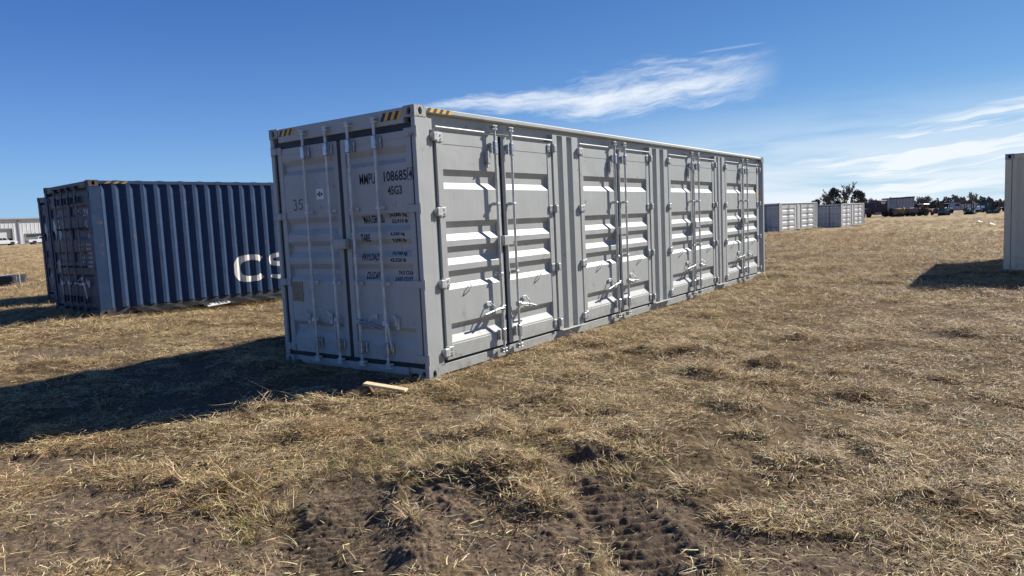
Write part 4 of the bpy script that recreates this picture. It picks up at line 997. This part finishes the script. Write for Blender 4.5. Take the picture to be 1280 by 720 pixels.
work_truck('white service truck with locker body and green roof rack', (-6.3,185.5,mz(-6.3,185.5)), LV+math.pi, M['van_grey'], M['van_grey'], 'service')
work_truck('dark green flatbed truck with a white bonnet', (-.3,184.0,mz(-.3,184)), LV+math.pi, M['dgreen'], M['frame_dark'], 'stake')
tk = thing('water_tank', 'small black tank on the ground behind the left teal excavator', 'tank', (-10.9,187.2,mz(-10.9,187.2)))
m = MB(); m.lathe([(.85,0),(.9,.2),(.9,.9),(.6,1.15),(.2,1.2)], (0,0,0), 2, 14); obj('shell', m, M['black_metal'], tk); m = MB(); m.lathe([(.2,1.2),(.2,1.28)], (0,0,0), 2, 10); obj('lid', m, M['frame_dark'], tk)

# ------------------------------------------------------------------ metal building
bd = thing('metal_building', 'long white metal building with grey trimmed garage doors', 'building', (-207.5,66.0,1.15), math.pi/2)
w0, w1, hh = -40., 52., 7.2
op = [(-34.,-28.,3.9),(-4.2,2.2,4.3),(5.3,9.1,2.8)]
mb = MB(); xs = w0
def ribbed(mb, x0, x1, z0, z1):
    n = max(1, int((x1-x0)/.9)); q = (x1-x0)/n; pr = []
    for i in range(n): x = x0+q*i; pr += [(x, 0.), (x+q*.40, 0.), (x+q*.47, -.05), (x+q*.53, -.05), (x+q*.6, 0.)]
    pr.append((x1, 0.)); mb.sheet(pr, 2, z0, z1)
cur = w0
for (a, b, h) in op: ribbed(mb, cur, a, 0, hh-.5); ribbed(mb, a, b, h, hh-.5); cur = b
ribbed(mb, cur, w1, 0, hh-.5)
mb.add([(w0,0,0),(w0,30,0),(w0,30,hh-.5),(w0,0,hh-.5)], [(0,1,2,3)]); mb.add([(w1,0,0),(w1,30,0),(w1,30,hh-.5),(w1,0,hh-.5)], [(0,1,2,3)]); mb.add([(w0,30,0),(w1,30,0),(w1,30,hh-.5),(w0,30,hh-.5)], [(0,1,2,3)])
obj('wall', mb, M['wall'], bd)
r = MB(); r.prism([(-.4,hh-.55),(-.4,hh-.05),(15,hh+.45),(30.4,hh-.05),(30.4,hh-.55)], 0, w0-.3, w1+.3); obj('roof', r, M['roof'], bd)
g = MB(); g.box(w0, w1, -.55, -.41, hh-.5, hh-.28, .02); obj('gutter', g, M['trim'], bd)
for x in (3.8, -12., 14.5, 28.):
    d = MB(); d.box(x-.15, x+.15, -.22, -.06, 0, hh-.5); obj('downpipe', d, M['trim'], bd)
for (a, b, h) in op:
    f = MB(); f.box(a-.25, a, -.12, .3, 0, h+.25, .02); f.box(b, b+.25, -.12, .3, 0, h+.25, .02); f.box(a, b, -.118, .3, h, h+.25, .02); o = obj('garage_frame', f, M['trim'], bd)
    d = MB(); lo = h*.45 if a < 0 else 0
    for k_ in range(5):
        z0 = lo+(h-lo)*k_/5; d.box(a, b, .35, .42, z0+.02, lo+(h-lo)*(k_+1)/5, .02)
    obj('garage_door', d, M['wall'] if a < 0 else M['trim'], o)
    d = MB(); d.box(a, b, 3.0, 3.1, 0, h); obj('dark_interior', d, M['void'], o)
vp = MB(); vp.path([(-.6,6,hh),(-.6,6,hh+2.6)], .35, 8); obj('roof_vent', vp, M['trim'], bd)
pk = MB(); pk.box(w0-30, w1+30, -22, 0, -.2, .06); o = obj('gravel_yard', pk, M['gravel']); o.location = bd.location; o.rotation_euler = bd.rotation_euler; o['kind'] = 'structure'

# ------------------------------------------------------------------ road and far field
def strip(name, a, b, wd, z, m):
    A = Vector((a[0], a[1], 0)); B = Vector((b[0], b[1], 0)); d = (B-A).normalized(); n = Vector((-d.y, d.x, 0)); mb = MB(); N = 60
    vs = []
    for i in range(N+1):
        p = A+(B-A)*i/N
        for s in (-.5, .5): q = p+n*s*wd; vs.append((q.x, q.y, mz(q.x, q.y)+z))
    mb.add(vs, [(2*i, 2*i+1, 2*i+3, 2*i+2) for i in range(N)]); o = obj(name, mb, m); o['kind'] = 'structure'
M['pale_road'] = mottled('pale gravel', (.40,.36,.31), (.34,.31,.27), .3, .95)
M['redfield'] = mottled('reddish grass verge', (.20,.105,.070), (.25,.16,.10), .2, .95)
strip('road', (-170, 190), (150, 420), 9, .12, M['pale_road'])
strip('far_field', (-210, 250), (150, 505), 75, .06, M['redfield'])
up = thing('utility_pole', 'thin lone utility pole on the skyline above the road', 'pole', (-9.2,306,mz(-9.2,306)))
m = MB(); m.path([(0,0,0),(0,0,5.6)], [.13,.08], 6); obj('shaft', m, M['pole'], up); up.rotation_euler = (0,0,LV)

# ------------------------------------------------------------------ trees
def bare_tree(label, loc, h, seed, group, spread=.5, name='bare_tree', thick=1.8):
    r = random.Random(seed); t = thing(name, label, 'tree', loc, 0, group); tr = MB(); cr = MB()
    def grow(p, d, L, rad, lev):
        n = 3; pts = [p]; q = p
        for i in range(n): d = (d+Vector((r.uniform(-.18,.18), r.uniform(-.18,.18), r.uniform(-.03,.12)))).normalized(); q = q+d*(L/n); pts.append(q)
        (tr if lev == 0 else cr).path(pts, [rad*(1-.35*i/n) for i in range(n+1)], 5 if lev < 2 else 3, False)
        if lev >= 5: return
        for _ in range(5 if lev == 0 else 3 if lev < 4 else 4):
            k_ = r.uniform(.30, 1.0); b = pts[0]+(pts[-1]-pts[0])*k_
            ax = Vector((r.uniform(-1,1), r.uniform(-1,1), r.uniform(-.2,.5))).normalized()
            grow(b, (d+ax*spread*r.uniform(.6,1.3)).normalized(), L*r.uniform(.55,.8), max(.022*thick, rad*.55), lev+1)
    grow(Vector((0,0,0)), Vector((0,0,1)), h*.36, h*.018, 0)
    obj('trunk', tr, M['bark'], t); obj('crown', cr, M['twig'], t); return t
def evergreen(label, loc, h, wd, seed, group, round_=False):
    r = random.Random(seed); t = thing('evergreen_tree', label, 'tree', loc, 0, group)
    tr = MB(); tr.path([(0,0,0),(0,0,h*.9)], [h*.025, .04], 6); obj('trunk', tr, M['bark'], t); c = MB()
    lumps = []
    for i in range(95):
        z = h*(.04+.92*r.random()**1.25); f = (z/h); prof = math.sin(math.pi*min(1, f*.8+.2))**.7 if round_ else (1-f)**.75+.06
        a = r.random()*6.283; q = wd*.5*prof*r.uniform(.45,1.0); lumps.append((q*math.cos(a), q*math.sin(a), z, h*.085*r.uniform(.7,1.3)))
    for (x, y, z, s) in lumps:
        for _ in range(32):
            v = Vector((r.gauss(0,1), r.gauss(0,1), r.gauss(0,.8))).normalized()*s*r.uniform(.4,1.25); p = Vector((x,y,z))+v
            a = Vector((r.uniform(-1,1), r.uniform(-1,1), r.uniform(-1,1))).normalized()*s*.36; b = a.cross(Vector((r.uniform(-1,1), r.uniform(-1,1), r.uniform(-1,1)))).normalized()*s*.25
            c.add([p-a, p+b, p+a, p-b], [(0,1,2,3)])
    obj('crown', c, M['needle'], t); return t
g_ = 'trees behind the far containers'
def T(x, y): return (x, y, mz(x, y)-.1)
evergreen('dark pointed evergreen left in the clump behind the far containers', T(-45.0,246), 8.8, 7.0, 1, g_)
bare_tree('tall bare tree in the middle of the clump behind the far containers', T(-41.6,245), 12.2, 2, g_, .62, thick=3.4)
evergreen('rounded dark evergreen at the right of the clump', T(-37.4,244), 7.9, 5.0, 3, g_, True)
bare_tree('bare tree rising behind the pointed evergreen', T(-46.6,243), 10.6, 4, g_, .6, thick=3.2)
bare_tree('small bare tree right of the rounded evergreen', T(-33.2,246), 6.4, 8, g_, .6, thick=2.4)
evergreen('small bushy evergreen far left of the clump', T(-50.0,243), 5.6, 3.6, 9, g_, True)
bare_tree('small bare tree peeping over the nearer far container', T(-36.3,150.5), 4.4, 12, None, .7)
g2 = 'scattered trees along the horizon'
for i, (x, y, h, s, lab) in enumerate(((-26.,330,7.5,21,'bare tree on the horizon right of the hopper trailer'),(-17.,345,6.0,22,'small bare tree on the horizon left of the service truck'),(-11.5,352,8.2,23,'broad bare tree on the horizon above the left excavator'),(-33.,318,6.5,24,'bare tree on the horizon left of the hopper trailer'))):
    bare_tree(lab, T(x, y), h, s, g2, .62, thick=3.0)
tl = MB(); r = random.Random(5)
for i in range(24000):
    x = -75+115*r.random(); f = (x+90)/190; y = 352+52*f+r.uniform(-7,7); hh_ = (4.3 if x < -11 else 3.1)+.9*math.sin(x*.55)+.7*math.sin(x*1.9+1)+.5*math.sin(x*4.3)
    z = mz(x, y)+r.random()**1.15*hh_; q = r.uniform(.22,.50); a = Vector((r.uniform(-1,1), r.uniform(-1,1), r.uniform(-.6,.6)))*q; b = Vector((r.uniform(-.5,.5), r.uniform(-.5,.5), r.uniform(.3,1)))*q
    p = Vector((x,y,z)); tl.add([p-a, p-b, p+a, p+b], [(0,1,2,3)])
o = obj('distant_wood', tl, mottled('winter wood', (.085,.078,.070), (.125,.11,.095), .15, .95)); o['kind'] = 'stuff'

# ------------------------------------------------------------------ dry grass
def straw_mat():
    m = bpy.data.materials.new('dry straw'); m.use_nodes = True; t = NT(m.node_tree); t.n.clear()
    tone = t.new('ShaderNodeAttribute', attribute_type='INSTANCER', attribute_name='tone').outputs['Fac']; a = t.new('ShaderNodeVertexColor', layer_name='straw'); inf = t.new('ShaderNodeObjectInfo').outputs['Random']
    c = t.mix(t.m('MULTIPLY', t.ramp(inf, .35, 1.0, False), .28), a.outputs['Color'], (.26,.17,.085))
    c = t.mix(t.m('MULTIPLY', t.m('SUBTRACT', 1., t.ramp(inf, .0, .30, False)), .35), c, (.66,.53,.31))
    c = t.mix(t.m('MULTIPLY', tone, .75), c, t.mix(1., c, (.78,.72,.64), 'MULTIPLY'))
    d = t.new('ShaderNodeBsdfPrincipled'); t.l.new(c, d.inputs['Base Color']); d.inputs['Roughness'].default_value = .62; d.inputs['Specular IOR Level'].default_value = .30
    tr = t.new('ShaderNodeBsdfTranslucent'); t.l.new(c, tr.inputs[0]); mx = t.new('ShaderNodeMixShader'); mx.inputs[0].default_value = .22
    t.l.new(d.outputs[0], mx.inputs[1]); t.l.new(tr.outputs[0], mx.inputs[2]); o = t.new('ShaderNodeOutputMaterial'); t.l.new(mx.outputs[0], o.inputs[0]); return m
SM = straw_mat()
PAL = [(.90,.74,.44),(.86,.69,.38),(.76,.59,.31),(.60,.44,.22),(.50,.355,.17),(.36,.24,.115),(.44,.34,.20),(.22,.15,.075),(.28,.20,.115),(.70,.58,.38)]
GRN = [(.26,.25,.075),(.38,.33,.11),(.20,.20,.06),(.50,.41,.16)]
def clump(name, kind, seed):
    r = random.Random(seed); vs, fs, cols = [], [], []
    n = {'flat': 44, 'tuft': 46, 'green': 40, 'long': 10, 'bits': 7}[kind]; dom = r.uniform(0, 6.283)
    for i in range(n):
        pal = GRN if (kind == 'green' and r.random() < .6) else PAL; c = [q*r.uniform(.8,1.15) for q in r.choice(pal)]
        if kind in ('tuft', 'green'):
            rr = .07*math.sqrt(r.random()); a = r.uniform(0, 6.283); p = Vector((rr*math.cos(a), rr*math.sin(a), -.01)); a2 = a+r.uniform(-.7,.7)
            L = r.uniform(.06,.16); d = Vector((math.cos(a2)*.7, math.sin(a2)*.7, r.uniform(.4,1.2))).normalized(); drop = r.uniform(.3,1.1)
        else:
            rr = .17*math.sqrt(r.random()); a = r.uniform(0, 6.283); p = Vector((rr*math.cos(a), rr*math.sin(a), r.uniform(.0,.022)))
            a2 = dom+r.gauss(0,.6) if r.random() < .55 else r.uniform(0, 6.283); L = r.uniform(.03,.125) if kind in ('flat','bits') else r.uniform(.14,.32)
            d = Vector((math.cos(a2), math.sin(a2), r.uniform(-.10,.32))).normalized(); drop = r.uniform(.05,.45)
        wd = r.uniform(.0014,.0031)*(1.15 if kind == 'long' else 1); sv = d.cross(Vector((0,0,1))).normalized(); sv = (sv+Vector((0,0,r.uniform(-.8,.8)))).normalized(); bend = sv*r.gauss(0,.55)
        k_ = 4; o = len(vs); q = p
        for s in range(k_+1):
            wv = wd*(1-.75*(s/k_)**2); vs += [tuple(q-sv*wv), tuple(q+sv*wv)]
            d = (d+Vector((0,0,-drop/k_))+bend/k_).normalized(); q = q+d*(L/k_)
            if kind in ('flat','long','bits') and q.z < .002: q.z = .002
        for s in range(k_): fs.append((o+2*s, o+2*s+1, o+2*s+3, o+2*s+2)); cols.append(c)
    me = bpy.data.meshes.new(name); me.from_pydata(vs, [], fs); ca = me.color_attributes.new('straw', 'FLOAT_COLOR', 'CORNER')
    arr = []
    for c in cols: arr += [*c, 1.]*4
    ca.data.foreach_set('color', arr); me.materials.append(SM); return bpy.data.objects.new(name, me)
tcol = bpy.data.collections.new('grass_templates')
KINDS = ['flat']*9+['tuft']*5+['green']*4+['long']*4+['bits']*5
for i, k_ in enumerate(KINDS): tcol.objects.link(clump('clump_%02d' % i, k_, 100+i))
def instancer(o, col_):
    ng = bpy.data.node_groups.new('scatter', 'GeometryNodeTree'); ng.interface.new_socket('Geometry', in_out='INPUT', socket_type='NodeSocketGeometry'); ng.interface.new_socket('Geometry', in_out='OUTPUT', socket_type='NodeSocketGeometry')
    gi = ng.nodes.new('NodeGroupInput'); go = ng.nodes.new('NodeGroupOutput'); ip = ng.nodes.new('GeometryNodeInstanceOnPoints'); ci = ng.nodes.new('GeometryNodeCollectionInfo')
    ci.inputs['Collection'].default_value = col_; ci.inputs['Separate Children'].default_value = True; ci.inputs['Reset Children'].default_value = True
    def na(n, ty): q = ng.nodes.new('GeometryNodeInputNamedAttribute'); q.data_type = ty; q.inputs['Name'].default_value = n; return [s for s in q.outputs if s.enabled and s.name == 'Attribute'][0]
    e2r = ng.nodes.new('FunctionNodeEulerToRotation'); L = ng.links.new
    L(gi.outputs[0], ip.inputs['Points']); L(ci.outputs[0], ip.inputs['Instance']); ip.inputs['Pick Instance'].default_value = True
    L(na('idx', 'INT'), ip.inputs['Instance Index']); L(na('rot', 'FLOAT_VECTOR'), e2r.inputs[0]); L(e2r.outputs[0], ip.inputs['Rotation']); L(na('scl', 'FLOAT'), ip.inputs['Scale'])
    L(ip.outputs[0], go.inputs[0]); md = o.modifiers.new('scatter', 'NODES'); md.node_group = ng
def scatter():
    rs = np.random.RandomState(21); P, Rr, Sc, Ix = [], [], [], []
    def ring(r0, r1, dens, s0, s1, kinds, half=.86, mask=1.0, tuftnoise=None):
        n = int(dens*half*(r1*r1-r0*r0)); r = np.sqrt(r0*r0+(r1*r1-r0*r0)*rs.rand(n)); a = YAW+(rs.rand(n)*2-1)*half
        x = CAM.x+r*np.sin(a); y = CAM.y+r*np.cos(a)
        so = soilmask(x, y); keep = rs.rand(n) > so*mask
        dn = fbm(x+7, y+3, .9, 4, .6); dn2 = fbm(x-5, y+9, 2.6, 3, .6); keep &= rs.rand(n) < np.clip(.66+1.5*dn+.8*dn2, .06, 1)
        if tuftnoise is not None: keep &= fbm(x-11, y+31, tuftnoise, 3, .55) > .12
        for (x0, x1, y0, y1) in ((-2.40,-.03,.02,12.15),(-11.6,-9.18,.9,13.0),(-15.5,-13.1,2.33,14.4),(4.9,7.3,13.32,19.3)):
            keep &= ~((x > x0) & (x < x1) & (y > y0) & (y < y1))
        x, y = x[keep], y[keep]; n = len(x); z = height(x, y); e = .05
        dx = (height(x+e, y)-z)/e; dy = (height(x, y+e)-z)/e
        P.append(np.stack([x, y, z], 1)); Rr.append(np.stack([np.clip(dy, -.8, .8), np.clip(-dx, -.8, .8), rs.rand(n)*6.283], 1)); Sc.append(s0+(s1-s0)*rs.rand(n)); Ix.append(rs.choice(kinds, n))
    F = list(range(9)); TU = list(range(9,14)); G = list(range(14,18)); LG = list(range(18,22))
    ring(1.5, 6.5, 230, .5, .95, F*12+LG, mask=.985)
    ring(6.5, 13, 130, .65, 1.15, F*12+LG, mask=.92)
    ring(13, 28, 62, .85, 1.6, F+TU[:2], mask=.85)
    ring(28, 60, 13.0, 1.5, 2.6, F+TU, mask=.7)
    ring(60, 120, 1.0, 2.6, 4.2, F+TU, half=.72, mask=.5)
    ring(1.5, 7.5, 60, .6, 1.1, list(range(22,27)), mask=0.)
    ring(1.5, 9, 14, .5, 1.0, TU+G, mask=.85, tuftnoise=.7)
    ring(9, 30, 5, .8, 1.5, TU*3+G, mask=.85, tuftnoise=.5)
    # ragged grass on every mound and along the feet of the containers
    ex_ = []
    for (cx, cy, sg, h) in MOUND:
        for _ in range(int(6+10*rs.rand())): a = rs.rand()*6.283; q = sg*(.3+1.1*rs.rand()); ex_.append((cx+q*math.cos(a), cy+q*math.sin(a), rs.choice(TU+F), .55+.5*rs.rand()))
    for i in range(260): ex_.append((.02+.2*rs.rand(), .1+12.1*rs.rand(), rs.choice(TU+F), .35+.75*rs.rand()**2))
    for i in range(70): ex_.append((-2.45+2.4*rs.rand(), -.02-.12*rs.rand(), rs.choice(TU), .4+.7*rs.rand()**2))
    for i in range(160): ex_.append((-8.9+.5*rs.rand(), .9+7*rs.rand(), rs.choice(TU+F), .7+.7*rs.rand()))
    for i in range(60): ex_.append((-11.6+2.5*rs.rand(), .7+.2*rs.rand(), rs.choice(TU), .8+.8*rs.rand()))
    for i in range(40): ex_.append((4.8+.6*rs.rand(), 13.1+.2*rs.rand(), rs.choice(TU), .7+.6*rs.rand()))
    for i in range(60): ex_.append((-23.5+1.6*rs.rand()-1.2, 3.2+1.6*rs.rand(), rs.choice(TU), 1.+.8*rs.rand()))
    ex_ = np.array(ex_); x, y = ex_[:, 0], ex_[:, 1]; k0 = ~((x > -2.40) & (x < -.01) & (y > .02) & (y < 12.15)); k0 &= rs.rand(len(ex_)) > 1.25*soilmask(x, y)*(np.hypot(x-CAM.x, y-CAM.y) < 9); ex_ = ex_[k0]; x, y = ex_[:, 0], ex_[:, 1]
    P.append(np.stack([x, y, height(x, y)], 1)); Rr.append(np.stack([x*0, x*0, rs.rand(len(x))*6.283], 1)); Sc.append(ex_[:, 3]); Ix.append(ex_[:, 2].astype(int))
    # yellow-green growth in the middle of the foreground
    gx_, gy_, gi_, gs_ = [], [], [], []
    for (cx, cy, rad, num) in ((1.75,-1.9,.45,90),(2.2,-1.7,.35,70),(1.2,-2.2,.4,45),(1.1,-2.95,.3,50),(1.5,-3.2,.25,30),(2.3,.2,.5,35),(2.0,-.1,.35,30),(.6,-.35,.25,25),(3.0,-1.3,.3,25),(4.5,-1.5,.4,30)):
        for _ in range(num): a = rs.rand()*6.283; q = rad*math.sqrt(rs.rand()); gx_.append(cx+q*math.cos(a)); gy_.append(cy+q*math.sin(a)); gi_.append(rs.choice(G)); gs_.append(.4+.5*rs.rand())
    x, y = np.array(gx_), np.array(gy_); P.append(np.stack([x, y, height(x, y)], 1)); Rr.append(np.stack([x*0, x*0, rs.rand(len(x))*6.283], 1)); Sc.append(np.array(gs_)); Ix.append(np.array(gi_))
    P_, R2, S_, I_ = np.concatenate(P), np.concatenate(Rr), np.concatenate(Sc), np.concatenate(Ix)
    me = bpy.data.meshes.new('dry_grass'); me.vertices.add(len(P_)); me.vertices.foreach_set('co', P_.ravel())
    me.attributes.new('rot', 'FLOAT_VECTOR', 'POINT').data.foreach_set('vector', R2.astype(np.float32).ravel())
    me.attributes.new('scl', 'FLOAT', 'POINT').data.foreach_set('value', S_.astype(np.float32))
    tn = sst(fbm(P_[:, 0]+3, P_[:, 1]+60, .45, 4, .6)+.25*sst(lat(P_[:, 0], P_[:, 1]), 1., 6.)+.25*(rs.rand(len(P_))-.5), -.02, .50)
    me.attributes.new('tone', 'FLOAT', 'POINT').data.foreach_set('value', tn.astype(np.float32))
    me.attributes.new('idx', 'INT', 'POINT').data.foreach_set('value', I_.astype(np.int32))
    o = link('dry_grass', me); o['kind'] = 'stuff'
    instancer(o, tcol)
    print('grass clumps', len(P_))
scatter()

# ------------------------------------------------------------------ loose clods on the bare soil
def clods():
    m = mottled('crumbly dark soil', (.085,.062,.043), (.20,.148,.10), 40., 1.); cc = bpy.data.collections.new('clod_templates'); r = random.Random(9)
    for i in range(8):
        bm = bmesh.new(); bmesh.ops.create_icosphere(bm, subdivisions=1, radius=1)
        for v in bm.verts: v.co *= r.uniform(.55, 1.25); v.co.z *= .7
        me = bpy.data.meshes.new('clod'); bm.to_mesh(me); bm.free(); me.materials.append(m); cc.objects.link(bpy.data.objects.new('clod_%02d' % i, me))
    rs = np.random.RandomState(8); n = 90000; r0 = np.sqrt(9+(196-9)*rs.rand(n)**1.7); a = YAW+(rs.rand(n)*2-1)*.86
    x = CAM.x+r0*np.sin(a); y = CAM.y+r0*np.cos(a); so = soilmask(x, y); k = rs.rand(n) < np.clip(so*1.1-.25, 0, .8)
    k &= ~((x > -2.45) & (x < .02) & (y > -.02) & (y < 12.2)); x, y, r0 = x[k], y[k], r0[k]; n = len(x)
    me = bpy.data.meshes.new('soil_clods'); me.vertices.add(n); me.vertices.foreach_set('co', np.stack([x, y, height(x, y)], 1).ravel())
    me.attributes.new('rot', 'FLOAT_VECTOR', 'POINT').data.foreach_set('vector', (rs.rand(n, 3)*6.283).astype(np.float32).ravel())
    me.attributes.new('scl', 'FLOAT', 'POINT').data.foreach_set('value', ((.0018+.008*rs.rand(n)**6)*(1+r0/14)).astype(np.float32))
    me.attributes.new('idx', 'INT', 'POINT').data.foreach_set('value', rs.randint(0, 8, n).astype(np.int32))
    o = link('soil_clods', me); o['kind'] = 'stuff'; instancer(o, cc); print('clods', n)
clods()
